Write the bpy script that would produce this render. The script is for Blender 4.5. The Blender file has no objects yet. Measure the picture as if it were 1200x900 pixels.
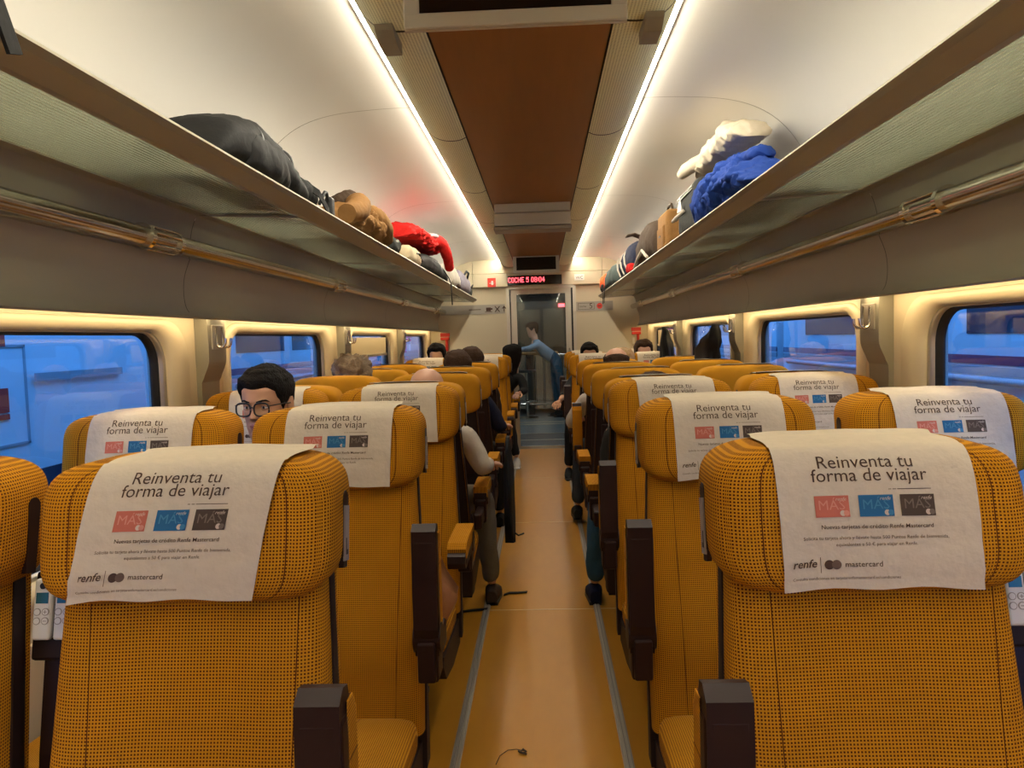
import bpy, bmesh, math, random
from mathutils import Vector, Matrix, noise

random.seed(7)
sc = bpy.context.scene
COL = sc.collection
PI = math.pi

# ------------------------------------------------------------------ camera, world, exposure
CAM = Vector((0.04, 0.0, 1.40))
FOCAL = 900.0
ROLL = math.radians(1.6)
dv = Vector((35 / FOCAL, 55 / FOCAL, -1.0)).normalized()
uv_ = Vector((-math.sin(ROLL), math.cos(ROLL), 0))
uv_ = (uv_ - uv_.dot(dv) * dv).normalized()
rv = dv.cross(uv_)
cam_rot = Matrix((rv, dv, uv_))            # rows = world axes in camera frame -> cam-to-world
cd = bpy.data.cameras.new('camera'); cam = bpy.data.objects.new('camera', cd); COL.objects.link(cam)
cd.sensor_width = 36; cd.sensor_fit = 'HORIZONTAL'; cd.lens = FOCAL / 1200 * 36; cd.clip_start = 0.05
cam.matrix_world = Matrix.Translation(CAM) @ cam_rot.to_4x4()
sc.camera = cam

sc.view_settings.view_transform = 'Standard'
sc.view_settings.look = 'None'
sc.view_settings.gamma = 1.0
sc.view_settings.use_curve_mapping = False
sc.view_settings.exposure = 0.16
try:
    sc.cycles.use_denoising = True
    sc.cycles.max_bounces = 10
    sc.cycles.diffuse_bounces = 5
    sc.cycles.transparent_max_bounces = 16
    sc.cycles.sample_clamp_indirect = 6.0
except Exception:
    pass
CEIL_E = 60.0         # emission of the two ceiling light strips
WIN_E = 15.0           # emission of the warm strips above the windows
SKY = (0.055, 0.245, 0.72); SKY_E = 5.2

w = bpy.data.worlds.new('dusk_sky'); sc.world = w; w.use_nodes = True
bg = w.node_tree.nodes['Background']
bg.inputs[0].default_value = (*SKY, 1); bg.inputs[1].default_value = SKY_E

# ------------------------------------------------------------------ materials
MATS = {}
def mat(name, col, rough=0.6, metal=0.0, spec=0.5, emit=None, es=0.0, noise_amt=0.0, nscale=30.0, bump=0.0, bscale=80.0, coat=0.0):
    if name in MATS: return MATS[name]
    m = bpy.data.materials.new(name); m.use_nodes = True
    nt = m.node_tree; b = nt.nodes['Principled BSDF']
    b.inputs['Base Color'].default_value = (*col, 1); b.inputs['Roughness'].default_value = rough
    b.inputs['Metallic'].default_value = metal; b.inputs['Specular IOR Level'].default_value = spec
    b.inputs['Coat Weight'].default_value = coat
    if emit: b.inputs['Emission Color'].default_value = (*emit, 1); b.inputs['Emission Strength'].default_value = es
    if noise_amt or bump:
        tc = nt.nodes.new('ShaderNodeTexCoord')
    if noise_amt:
        n = nt.nodes.new('ShaderNodeTexNoise'); n.inputs['Scale'].default_value = nscale; n.inputs['Detail'].default_value = 4
        nt.links.new(tc.outputs['Object'], n.inputs['Vector'])
        mx = nt.nodes.new('ShaderNodeMix'); mx.data_type = 'RGBA'
        mx.inputs[6].default_value = (*[max(0, c * (1 - noise_amt)) for c in col], 1)
        mx.inputs[7].default_value = (*[min(1, c * (1 + noise_amt)) for c in col], 1)
        nt.links.new(n.outputs['Fac'], mx.inputs[0]); nt.links.new(mx.outputs[2], b.inputs['Base Color'])
    if bump:
        n2 = nt.nodes.new('ShaderNodeTexNoise'); n2.inputs['Scale'].default_value = bscale; n2.inputs['Detail'].default_value = 5
        nt.links.new(tc.outputs['Object'], n2.inputs['Vector'])
        bp = nt.nodes.new('ShaderNodeBump'); bp.inputs['Strength'].default_value = bump; bp.inputs['Distance'].default_value = 0.01
        nt.links.new(n2.outputs['Fac'], bp.inputs['Height']); nt.links.new(bp.outputs['Normal'], b.inputs['Normal'])
    MATS[name] = m
    return m

def nmath(nt, op, a, b=None, c=None):
    n = nt.nodes.new('ShaderNodeMath'); n.operation = op
    for i, x in enumerate((a, b, c)):
        if x is None: continue
        if isinstance(x, (int, float)): n.inputs[i].default_value = x
        else: nt.links.new(x, n.inputs[i])
    return n.outputs[0]

def dot_fabric(name, col, dot, pitch, seams=()):
    """woven upholstery with a square grid of dark dots, laid out along the UVs (in metres)"""
    m = mat(name, col, rough=0.9, spec=0.15)
    nt = m.node_tree; b = nt.nodes['Principled BSDF']
    uvn = nt.nodes.new('ShaderNodeUVMap'); sep = nt.nodes.new('ShaderNodeSeparateXYZ'); nt.links.new(uvn.outputs[0], sep.inputs[0])
    U, V = sep.outputs[0], sep.outputs[1]
    fu = nmath(nt, 'ABSOLUTE', nmath(nt, 'SUBTRACT', nmath(nt, 'FRACT', nmath(nt, 'DIVIDE', U, pitch)), 0.5))
    fv = nmath(nt, 'ABSOLUTE', nmath(nt, 'SUBTRACT', nmath(nt, 'FRACT', nmath(nt, 'DIVIDE', V, pitch)), 0.5))
    d = nmath(nt, 'MAXIMUM', fu, fv)
    mr = nt.nodes.new('ShaderNodeMapRange'); mr.interpolation_type = 'SMOOTHSTEP'
    mr.inputs[1].default_value = 0.20; mr.inputs[2].default_value = 0.34; mr.inputs[3].default_value = 1; mr.inputs[4].default_value = 0
    nt.links.new(d, mr.inputs[0])
    n = nt.nodes.new('ShaderNodeTexNoise'); n.inputs['Scale'].default_value = 9; n.inputs['Detail'].default_value = 3
    tc = nt.nodes.new('ShaderNodeTexCoord'); nt.links.new(tc.outputs['Object'], n.inputs['Vector'])
    wear = nt.nodes.new('ShaderNodeMix'); wear.data_type = 'RGBA'
    wear.inputs[6].default_value = (*[c * 0.86 for c in col], 1); wear.inputs[7].default_value = (*[c * 1.12 for c in col], 1)
    nt.links.new(n.outputs['Fac'], wear.inputs[0])
    mx = nt.nodes.new('ShaderNodeMix'); mx.data_type = 'RGBA'; mx.inputs[7].default_value = (*dot, 1)
    nt.links.new(wear.outputs[2], mx.inputs[6]); nt.links.new(mr.outputs[0], mx.inputs[0])
    out = mx.outputs[2]
    for (u0, slope) in seams:
        dist = nmath(nt, 'ABSOLUTE', nmath(nt, 'SUBTRACT', U, nmath(nt, 'MULTIPLY_ADD', V, slope, u0)))
        s = nmath(nt, 'LESS_THAN', dist, 0.0009)
        m2 = nt.nodes.new('ShaderNodeMix'); m2.data_type = 'RGBA'; m2.inputs[7].default_value = (*[c * 0.8 for c in dot], 1)
        nt.links.new(out, m2.inputs[6]); nt.links.new(s, m2.inputs[0]); out = m2.outputs[2]
    nt.links.new(out, b.inputs['Base Color'])
    bp = nt.nodes.new('ShaderNodeBump'); bp.inputs['Strength'].default_value = 0.5; bp.inputs['Distance'].default_value = 0.0015; bp.invert = True
    nt.links.new(mr.outputs[0], bp.inputs['Height']); nt.links.new(bp.outputs['Normal'], b.inputs['Normal'])
    return m

YEL = (0.55, 0.232, 0.007); DOT = (0.10, 0.024, 0.003)
M_back = dot_fabric('yellow_dotted_backrest_fabric', YEL, DOT, 0.0052, seams=((-0.135, -0.02), (0.150, 0.03)))
M_fab = dot_fabric('yellow_dotted_fabric', YEL, DOT, 0.0052, seams=((-0.172, 0.0), (0.172, 0.0)))
M_cush = dot_fabric('yellow_cushion_fabric', (0.60, 0.265, 0.014), DOT, 0.0052, seams=((-0.07, 0.0), (0.07, 0.0)))
M_plain = mat('yellow_plain_fabric', (0.50, 0.220, 0.012), 0.9, spec=0.15, noise_amt=0.12, nscale=14)
M_brown = mat('dark_brown_plastic', (0.020, 0.0065, 0.005), 0.45, spec=0.3, noise_amt=0.1, nscale=5)
M_brown2 = mat('dark_brown_shell', (0.018, 0.0075, 0.006), 0.6, spec=0.3)
M_black = mat('black_plastic', (0.010, 0.010, 0.011), 0.5)
M_paper = mat('beige_nonwoven_cloth', (0.62, 0.525, 0.395), 0.95, spec=0.1, noise_amt=0.07, nscale=55, bump=0.25, bscale=60)
M_ink = mat('dark_brown_ink', (0.09, 0.055, 0.04), 0.9, spec=0.1)
M_ink2 = mat('grey_brown_ink', (0.15, 0.10, 0.075), 0.9, spec=0.1)
M_cred = mat('salmon_red_ink', (0.54, 0.155, 0.105), 0.9, spec=0.1)
M_cblue = mat('blue_ink', (0.030, 0.130, 0.27), 0.9, spec=0.1)
M_cgrey = mat('charcoal_ink', (0.085, 0.060, 0.045), 0.9, spec=0.1)
M_cwht = mat('pale_ink', (0.62, 0.50, 0.40), 0.9, spec=0.1)
M_cred2 = mat('light_salmon_ink', (0.64, 0.27, 0.20), 0.9, spec=0.1)
M_cblue2 = mat('light_blue_ink', (0.07, 0.22, 0.36), 0.9, spec=0.1)
M_cgrey2 = mat('light_charcoal_ink', (0.18, 0.14, 0.11), 0.9, spec=0.1)
M_ceil = mat('white_ceiling_panel', (0.73, 0.70, 0.645), 0.38, noise_amt=0.03, nscale=3)
M_cove = mat('taupe_cove_panel', (0.38, 0.345, 0.255), 0.55, noise_amt=0.04, nscale=4)
M_cream = mat('cream_wall_panel', (0.74, 0.62, 0.42), 0.45)
M_endw = mat('cream_end_wall', (0.60, 0.52, 0.36), 0.5)
M_grey = mat('warm_grey_plastic', (0.33, 0.29, 0.24), 0.45)
M_tv = mat('grey_monitor_shell', (0.58, 0.56, 0.48), 0.4)
M_pill = mat('grey_pillar_cover', (0.30, 0.275, 0.215), 0.5)
M_alu = mat('brushed_aluminium', (0.62, 0.57, 0.48), 0.38, metal=0.85)
M_chrome = mat('polished_chrome', (0.78, 0.74, 0.68), 0.10, metal=1.0)
M_tube = mat('bronze_metal_tube', (0.50, 0.46, 0.40), 0.2, metal=1.0)
M_steel = mat('stainless_steel', (0.55, 0.55, 0.53), 0.2, metal=1.0)
M_dgrey = mat('dark_grey_rubber', (0.03, 0.033, 0.03), 0.55)
M_rail = mat('taupe_rack_rail', (0.36, 0.33, 0.235), 0.4, metal=0.3)
M_red = mat('red_paint', (0.60, 0.03, 0.015), 0.5)
M_white = mat('white_plastic', (0.75, 0.72, 0.66), 0.4)
M_scr = mat('dark_screen', (0.008, 0.006, 0.006), 0.15)
M_led = mat('red_led', (0.3, 0.01, 0.02), 0.5, emit=(1.0, 0.07, 0.09), es=6.0)
M_led2 = mat('white_hot_led', (0.3, 0.1, 0.1), 0.5, emit=(1.0, 0.16, 0.18), es=9.0)
M_strip = mat('cove_lamp', (0.9, 0.9, 0.9), 0.5, emit=(1.0, 0.92, 0.74), es=CEIL_E)
M_wstrip = mat('window_lamp', (0.9, 0.9, 0.9), 0.5, emit=(1.0, 0.76, 0.40), es=WIN_E)
M_vlamp = mat('bar_lamp', (0.9, 0.9, 0.9), 0.5, emit=(0.90, 0.96, 1.0), es=24.0)
M_skin = mat('skin_olive', (0.52, 0.27, 0.15), 0.5, noise_amt=0.05, nscale=40)
M_skin2 = mat('skin_light', (0.60, 0.33, 0.22), 0.5, noise_amt=0.06, nscale=40)
M_lip = mat('lip_skin', (0.36, 0.13, 0.09), 0.5)
M_eye = mat('eye_white', (0.70, 0.66, 0.60), 0.3)
M_iris = mat('dark_iris', (0.012, 0.008, 0.006), 0.2)
M_hblack = mat('black_hair', (0.008, 0.006, 0.005), 0.75, spec=0.15, noise_amt=0.6, nscale=90, bump=0.8, bscale=120)
M_hbrown = mat('brown_hair', (0.045, 0.022, 0.011), 0.75, spec=0.2, noise_amt=0.5, nscale=90, bump=0.8, bscale=120)
M_hcurl = mat('light_brown_hair', (0.15, 0.095, 0.05), 0.7, noise_amt=0.5, nscale=70, bump=0.8, bscale=90)
M_hblond = mat('blond_hair', (0.42, 0.25, 0.10), 0.6, noise_amt=0.5, nscale=70, bump=0.8, bscale=90)

def cloth_mat(name, col, rough=0.85, b=0.4):
    return mat(name, col, rough, spec=0.2, noise_amt=0.18, nscale=16, bump=b, bscale=45)
M_cblk = cloth_mat('black_cloth', (0.012, 0.012, 0.012), 0.7, 0.15)
M_cnavy = cloth_mat('navy_cloth', (0.010, 0.013, 0.035))
M_cgry = cloth_mat('light_grey_cloth', (0.52, 0.47, 0.40))
M_cwhite = cloth_mat('white_shirt_cloth', (0.60, 0.56, 0.50))
M_jean = cloth_mat('dark_denim', (0.035, 0.045, 0.06))
M_jean2 = cloth_mat('teal_blue_denim', (0.03, 0.085, 0.14))
M_khaki = cloth_mat('grey_khaki_cloth', (0.13, 0.11, 0.075))
M_cblu = cloth_mat('bright_blue_cloth', (0.012, 0.045, 0.25))
M_ccream = cloth_mat('cream_quilted_cloth', (0.62, 0.54, 0.41))
M_ctan = cloth_mat('tan_brown_cloth', (0.23, 0.115, 0.036))
M_cred_j = cloth_mat('red_jacket_cloth', (0.55, 0.015, 0.012))
M_corange = cloth_mat('orange_cloth', (0.80, 0.10, 0.02))
M_cteal = cloth_mat('grey_teal_cloth', (0.07, 0.09, 0.085))
M_clilac = cloth_mat('lilac_grey_cloth', (0.20, 0.18, 0.22))
M_cdkbr = cloth_mat('dark_brown_cloth', (0.055, 0.035, 0.022))
M_cblue_s = cloth_mat('pale_blue_cloth', (0.20, 0.28, 0.38))
M_ccharc = cloth_mat('charcoal_cloth', (0.035, 0.037, 0.035))
M_leather = mat('tan_leather', (0.36, 0.155, 0.060), 0.55, noise_amt=0.15, nscale=14, bump=0.2)

def wood_mat(name, c1, c2, rough, scale=(14, 1.2, 14), coat=0.0):
    m = mat(name, c1, rough, coat=coat, spec=0.22); nt = m.node_tree; b = nt.nodes['Principled BSDF']
    tc = nt.nodes.new('ShaderNodeTexCoord'); mp = nt.nodes.new('ShaderNodeMapping'); mp.inputs['Scale'].default_value = scale
    nt.links.new(tc.outputs['Object'], mp.inputs[0])
    n = nt.nodes.new('ShaderNodeTexNoise'); n.inputs['Scale'].default_value = 2.2; n.inputs['Detail'].default_value = 6; n.inputs['Distortion'].default_value = 0.4
    nt.links.new(mp.outputs[0], n.inputs['Vector'])
    mx = nt.nodes.new('ShaderNodeMix'); mx.data_type = 'RGBA'; mx.inputs[6].default_value = (*c1, 1); mx.inputs[7].default_value = (*c2, 1)
    nt.links.new(n.outputs['Fac'], mx.inputs[0]); nt.links.new(mx.outputs[2], b.inputs['Base Color'])
    return m
M_wood = wood_mat('cherry_wood_veneer', (0.24, 0.090, 0.018), (0.32, 0.130, 0.030), 0.4)
M_floor = wood_mat('orange_tan_linoleum', (0.40, 0.172, 0.010), (0.47, 0.210, 0.016), 0.36, scale=(9, 3.0, 9), coat=0.0)
M_bartop = wood_mat('bar_wood', (0.30, 0.17, 0.06), (0.40, 0.24, 0.09), 0.3)
M_vfloor = mat('blue_grey_vinyl', (0.10, 0.14, 0.16), 0.3, noise_amt=0.1, nscale=8)

def perf_mat():
    m = mat('perforated_olive_panel', (0.42, 0.385, 0.235), 0.5); nt = m.node_tree; b = nt.nodes['Principled BSDF']
    tc = nt.nodes.new('ShaderNodeTexCoord'); sep = nt.nodes.new('ShaderNodeSeparateXYZ'); nt.links.new(tc.outputs['Object'], sep.inputs[0])
    p = 0.009
    fx = nmath(nt, 'SUBTRACT', nmath(nt, 'FRACT', nmath(nt, 'DIVIDE', sep.outputs[0], p)), 0.5)
    fy = nmath(nt, 'SUBTRACT', nmath(nt, 'FRACT', nmath(nt, 'DIVIDE', sep.outputs[1], p)), 0.5)
    r2 = nmath(nt, 'ADD', nmath(nt, 'MULTIPLY', fx, fx), nmath(nt, 'MULTIPLY', fy, fy))
    k = nmath(nt, 'LESS_THAN', r2, 0.075)
    mx = nt.nodes.new('ShaderNodeMix'); mx.data_type = 'RGBA'; mx.inputs[6].default_value = (0.93, 0.97, 0.72, 1); mx.inputs[7].default_value = (0.48, 0.50, 0.34, 1)
    nt.links.new(k, mx.inputs[0]); nt.links.new(mx.outputs[2], b.inputs['Base Color'])
    return m
M_perf = perf_mat()

def glass_mat(name, tint, refl=1.0, ribs=False):
    m = bpy.data.materials.new(name); m.use_nodes = True; nt = m.node_tree; nt.nodes.clear()
    out = nt.nodes.new('ShaderNodeOutputMaterial'); tr = nt.nodes.new('ShaderNodeBsdfTransparent'); gl = nt.nodes.new('ShaderNodeBsdfGlossy')
    tr.inputs[0].default_value = (*tint, 1); gl.inputs['Roughness'].default_value = 0.02
    lw = nt.nodes.new('ShaderNodeLayerWeight'); lw.inputs[0].default_value = 0.5
    mx = nt.nodes.new('ShaderNodeMixShader')
    fac = nmath(nt, 'MULTIPLY', nmath(nt, 'MULTIPLY_ADD', nmath(nt, 'POWER', lw.outputs['Facing'], 4.0), 0.9, 0.05), refl)
    nt.links.new(fac, mx.inputs[0])
    base = tr.outputs[0]
    if ribs:
        tc = nt.nodes.new('ShaderNodeTexCoord'); sep = nt.nodes.new('ShaderNodeSeparateXYZ'); nt.links.new(tc.outputs['Object'], sep.inputs[0])
        f = nmath(nt, 'FRACT', nmath(nt, 'DIVIDE', sep.outputs[0], 0.0135))
        tri = nmath(nt, 'ABSOLUTE', nmath(nt, 'SUBTRACT', f, 0.5))
        k = nmath(nt, 'MULTIPLY_ADD', nmath(nt, 'GREATER_THAN', tri, 0.24), 0.55, 0.20)
        df = nt.nodes.new('ShaderNodeBsdfDiffuse'); df.inputs[0].default_value = (0.58, 0.60, 0.50, 1)
        tl = nt.nodes.new('ShaderNodeBsdfTranslucent'); tl.inputs[0].default_value = (0.50, 0.52, 0.43, 1)
        ad = nt.nodes.new('ShaderNodeMixShader'); ad.inputs[0].default_value = 0.5
        nt.links.new(df.outputs[0], ad.inputs[1]); nt.links.new(tl.outputs[0], ad.inputs[2])
        m2 = nt.nodes.new('ShaderNodeMixShader'); nt.links.new(k, m2.inputs[0]); nt.links.new(tr.outputs[0], m2.inputs[1]); nt.links.new(ad.outputs[0], m2.inputs[2])
        base = m2.outputs[0]; gl.inputs['Roughness'].default_value = 0.15
    nt.links.new(base, mx.inputs[1]); nt.links.new(gl.outputs[0], mx.inputs[2]); nt.links.new(mx.outputs[0], out.inputs[0])
    return m
M_glass = glass_mat('window_glass', (0.86, 0.92, 0.97), 1.6)
M_dglass = glass_mat('door_glass', (0.88, 0.91, 0.90), 1.0)
M_rackg = glass_mat('ribbed_rack_glass', (0.74, 0.78, 0.70), 0.8, ribs=True)
M_lens = glass_mat('spectacle_lens', (0.93, 0.95, 0.96), 0.8)

# ------------------------------------------------------------------ mesh builder
class MB:
    def __init__(s): s.v = []; s.f = []; s.fm = []; s.sm = []; s.uv = []
    def add(s, vs, fs, m=0, sm=True, uvs=None):
        o = len(s.v); s.v += [tuple(p) for p in vs]
        for i, f in enumerate(fs):
            s.f.append(tuple(o + k for k in f)); s.fm.append(m if isinstance(m, int) else m[i]); s.sm.append(sm)
            s.uv.append(uvs[i] if uvs else None)
        return s
    def grid(s, P, wrap=False, m=0, sm=True, UV=None, mf=None):
        nv, nu = len(P), len(P[0]); vs = [p for r in P for p in r]; fs = []; us = []; ms = []
        for j in range(nv - 1):
            for i in range(nu if wrap else nu - 1):
                i2 = (i + 1) % nu
                fs.append((j * nu + i, j * nu + i2, (j + 1) * nu + i2, (j + 1) * nu + i))
                if UV: us.append((UV(i, j), UV(i + 1, j), UV(i + 1, j + 1), UV(i, j + 1)))
                ms.append(mf(i, j) if mf else m)
        return s.add(vs, fs, ms, sm, us or None)
    def box(s, c, d, m=0, bev=0.0, seg=2, rot=None):
        bm = bmesh.new(); bmesh.ops.create_cube(bm, size=1.0)
        bmesh.ops.scale(bm, vec=d, verts=bm.verts)
        if bev > 0: bmesh.ops.bevel(bm, geom=list(bm.edges), offset=bev, segments=seg, profile=0.5, affect='EDGES')
        if rot is not None: bmesh.ops.transform(bm, matrix=rot.to_4x4(), verts=bm.verts)
        bm.verts.index_update()
        vs = [v.co + Vector(c) for v in bm.verts]; fs = [[v.index for v in f.verts] for f in bm.faces]; bm.free()
        return s.add(vs, fs, m, False)
    def bounds(s, a, b, m=0, bev=0.0, seg=2):
        return s.box([(a[i] + b[i]) / 2 for i in range(3)], [abs(b[i] - a[i]) for i in range(3)], m, bev, seg)
    def tube(s, pts, r, n=10, m=0, caps=True):
        pts = [Vector(p) for p in pts]; R = r if isinstance(r, (list, tuple)) else [r] * len(pts)
        P = []; nrm = None
        for i, p in enumerate(pts):
            t = (pts[min(i + 1, len(pts) - 1)] - pts[max(i - 1, 0)]).normalized()
            if nrm is None: nrm = t.orthogonal().normalized()
            nrm = (nrm - nrm.dot(t) * t)
            nrm = nrm.normalized() if nrm.length > 1e-6 else t.orthogonal().normalized()
            bn = t.cross(nrm)
            P.append([p + R[i] * (math.cos(2 * PI * k / n) * nrm + math.sin(2 * PI * k / n) * bn) for k in range(n)])
        s.grid(P, True, m)
        if caps:
            s.add(P[0], [list(range(n))[::-1]], m, False); s.add(P[-1], [list(range(n))], m, False)
        return s
    def prism(s, poly, axis, a, b, m=0, sm=False, caps=True):
        """extrude a 2D polygon along an axis (0: poly is (y,z); 1: (x,z); 2: (x,y))"""
        def pt(p, t): return {0: (t, p[0], p[1]), 1: (p[0], t, p[1]), 2: (p[0], p[1], t)}[axis]
        n = len(poly); vs = [pt(p, a) for p in poly] + [pt(p, b) for p in poly]
        s.add(vs, [(i, (i + 1) % n, n + (i + 1) % n, n + i) for i in range(n)], m, sm)
        if caps: s.add(vs, [tuple(range(n))[::-1], tuple(range(n, 2 * n))], m, False)
        return s
    def strip(s, line, axis, a, b, m=0, nseg=1, sm=True):
        """open profile line extruded along an axis"""
        def pt(p, t): return {0: (t, p[0], p[1]), 1: (p[0], t, p[1]), 2: (p[0], p[1], t)}[axis]
        return s.grid([[pt(p, a + (b - a) * k / nseg) for p in line] for k in range(nseg + 1)], False, m, sm)
    def sphere(s, c, r, m=0, nu=16, nv=10, rot=None):
        r = r if isinstance(r, (list, tuple)) else (r, r, r)
        P = []
        for j in range(nv + 1):
            ph = -PI / 2 + PI * j / nv
            row = []
            for i in range(nu):
                th = 2 * PI * i / nu
                p = Vector((r[0] * math.cos(ph) * math.cos(th), r[1] * math.cos(ph) * math.sin(th), r[2] * math.sin(ph)))
                if rot is not None: p = rot @ p
                row.append(p + Vector(c))
            P.append(row)
        return s.grid(P, True, m)
    def mesh(s, name, mats):
        me = bpy.data.meshes.new(name); me.from_pydata(s.v, [], s.f)
        for m in (mats if isinstance(mats, (list, tuple)) else [mats]): me.materials.append(m)
        me.polygons.foreach_set('material_index', s.fm); me.polygons.foreach_set('use_smooth', s.sm)
        if any(u is not None for u in s.uv):
            l = me.uv_layers.new(name='UVMap'); flat = []
            for f, u in zip(s.f, s.uv):
                for k in range(len(f)): flat += list(u[k]) if u else [0.0, 0.0]
            l.data.foreach_set('uv', flat)
        me.update(); return me
    def build(s, name, mats, parent=None, loc=None):
        o = bpy.data.objects.new(name, s.mesh(name, mats)); COL.objects.link(o)
        if parent is not None: o.parent = parent
        if loc is not None: o.location = loc
        return o

def tag(o, label, cat, group=None, kind=None):
    o['label'] = label; o['category'] = cat
    if group: o['group'] = group
    if kind: o['kind'] = kind
    return o
def empty(name, loc=(0, 0, 0), rz=0.0):
    o = bpy.data.objects.new(name, None); COL.objects.link(o); o.location = loc; o.rotation_euler = (0, 0, rz); o.empty_display_size = 0.1
    return o
def struct(o): o['kind'] = 'structure'; return o
def kids(o): return [c for c in bpy.data.objects if c.parent == o]
def copy_thing(root, loc, rz=0.0, keep=None):
    r = root.copy(); COL.objects.link(r); r.location = loc; r.rotation_euler = (0, 0, rz)
    for c in kids(root):
        if keep and not keep(c): continue
        k = c.copy(); COL.objects.link(k); k.parent = r
        for g in kids(c):
            q = g.copy(); COL.objects.link(q); q.parent = k
    return r

def lerp_keys(keys, x):
    if x <= keys[0][0]: return keys[0][1:]
    for a, b in zip(keys, keys[1:]):
        if x <= b[0]:
            t = (x - a[0]) / (b[0] - a[0]); t = t * t * (3 - 2 * t)
            return tuple(p + (q - p) * t for p, q in zip(a[1:], b[1:]))
    return keys[-1][1:]
def spow(v, e): return math.copysign(abs(v) ** e, v)

# ================================================================== THE COACH
Y0, Y1 = -1.6, 9.6
ZC = 2.30
# floor -------------------------------------------------------------
f = MB(); f.bounds((-1.42, Y0, -0.06), (1.42, Y1, 0.0)); struct(f.build('floor', M_floor))
def rail(x, name):
    m = MB()
    m.bounds((x - 0.017, Y0, 0.0), (x + 0.017, Y1 - 0.06, 0.004), 1)
    m.bounds((x - 0.011, Y0, 0.004), (x - 0.002, Y1 - 0.06, 0.0075), 0)
    m.bounds((x + 0.002, Y0, 0.004), (x + 0.011, Y1 - 0.06, 0.0075), 0)
    return struct(m.build(name, [M_alu, M_grey]))
rail(-0.285, 'trim_1'); rail(0.285, 'trim_2')
m = MB()
for y in (3.88, 5.75, 7.6): m.bounds((-1.3, y - 0.004, 0.0), (1.3, y + 0.004, 0.0012))
struct(m.build('trim_3', mat('floor_joint', (0.60, 0.42, 0.20), 0.4)))

# ceiling -----------------------------------------------------------
def arc(pts, n=6):
    """Catmull-Rom through 2D points"""
    out = []
    P = [pts[0]] + list(pts) + [pts[-1]]
    for i in range(1, len(P) - 2):
        for k in range(n):
            t = k / n
            q = [0.5 * (2 * P[i][d] + (P[i + 1][d] - P[i - 1][d]) * t + (2 * P[i - 1][d] - 5 * P[i][d] + 4 * P[i + 1][d] - P[i + 2][d]) * t * t + (3 * P[i][d] - P[i - 1][d] - 3 * P[i + 1][d] + P[i + 2][d]) * t ** 3) for d in (0, 1)]
            out.append(tuple(q))
    out.append(tuple(pts[-1])); return out
m = MB()
CEILP = arc([(0.477, 2.372), (0.62, 2.370), (0.80, 2.356), (0.93, 2.322), (1.03, 2.262), (1.11, 2.170), (1.17, 2.04), (1.21, 1.86)], 5)
ys = [Y0, 1.05, 3.25, 5.45, 7.65, Y1]
for s in (-1, 1):
    for a, b in zip(ys, ys[1:]):
        m.strip([(s * x, z) for x, z in CEILP], 1, a + 0.0025, b - 0.0025)
m.strip([(-1.45, 2.45), (1.45, 2.45)], 1, Y0, Y1, 1)
for s in (-1, 1):
    m.strip([(s * 0.477, 2.365), (s * 0.477, 2.45)], 1, Y0, Y1, 0)
    m.strip([(s * 0.443, 2.325), (s * 0.443, 2.45)], 1, Y0, Y1, 0)
struct(m.build('ceiling', [M_ceil, M_grey]))
for k, s in enumerate((-1, 1)):
    m = MB(); m.prism([(s * 0.447, 2.346), (s * 0.468, 2.363), (s * 0.468, 2.370), (s * 0.447, 2.370)], 1, Y0 + 0.02, Y1 - 0.02)
    tag(m.build('ceiling_light', M_strip), ('long white light line in the ceiling above the glasses man' if s < 0 else 'long white light line in the ceiling above the blue jacket'), 'light', 'ceiling light lines')
# perforated panels and wood centre
PERF = arc([(0.443, 2.327), (0.405, 2.288), (0.355, 2.270), (0.300, 2.270), (0.268, 2.282)], 4)
k = 0
for s in (-1, 1):
    yy = [Y0, 1.0, 2.2, 3.41, 4.63, 5.85, 7.06, 8.27, Y1 - 0.12]
    for a, b in zip(yy, yy[1:]):
        m = MB(); m.strip([(s * x, z) for x, z in PERF], 1, a + 0.006, b - 0.006)
        m.strip([(s * x, z + 0.012) for x, z in PERF], 1, a, b, 1)
        k += 1
        struct(m.build('ceiling_panel', [M_perf, M_dgrey]))
m = MB(); m.bounds((-0.262, Y0, 2.285), (0.262, Y1 - 0.12, 2.30)); m.bounds((-0.27, Y0, 2.30), (0.27, Y1 - 0.12, 2.33), 1)
struct(m.build('ceiling_wood_panel', [M_wood, M_black]))
# small brackets hanging beside the light lines
for s in (-1, 1):
    m = MB()
    poly = [(2.14, 2.268), (2.15, 2.255), (2.20, 2.235), (2.29, 2.235), (2.29, 2.268)]
    m.prism([(y, z) for y, z in poly], 0, s * 0.345, s * 0.395)
    tag(m.build('ceiling_bracket', M_pill), 'small grey bracket under the ceiling light line ' + ('over the black backpack side' if s < 0 else 'over the blue jacket side'), 'bracket', 'ceiling brackets')

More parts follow.
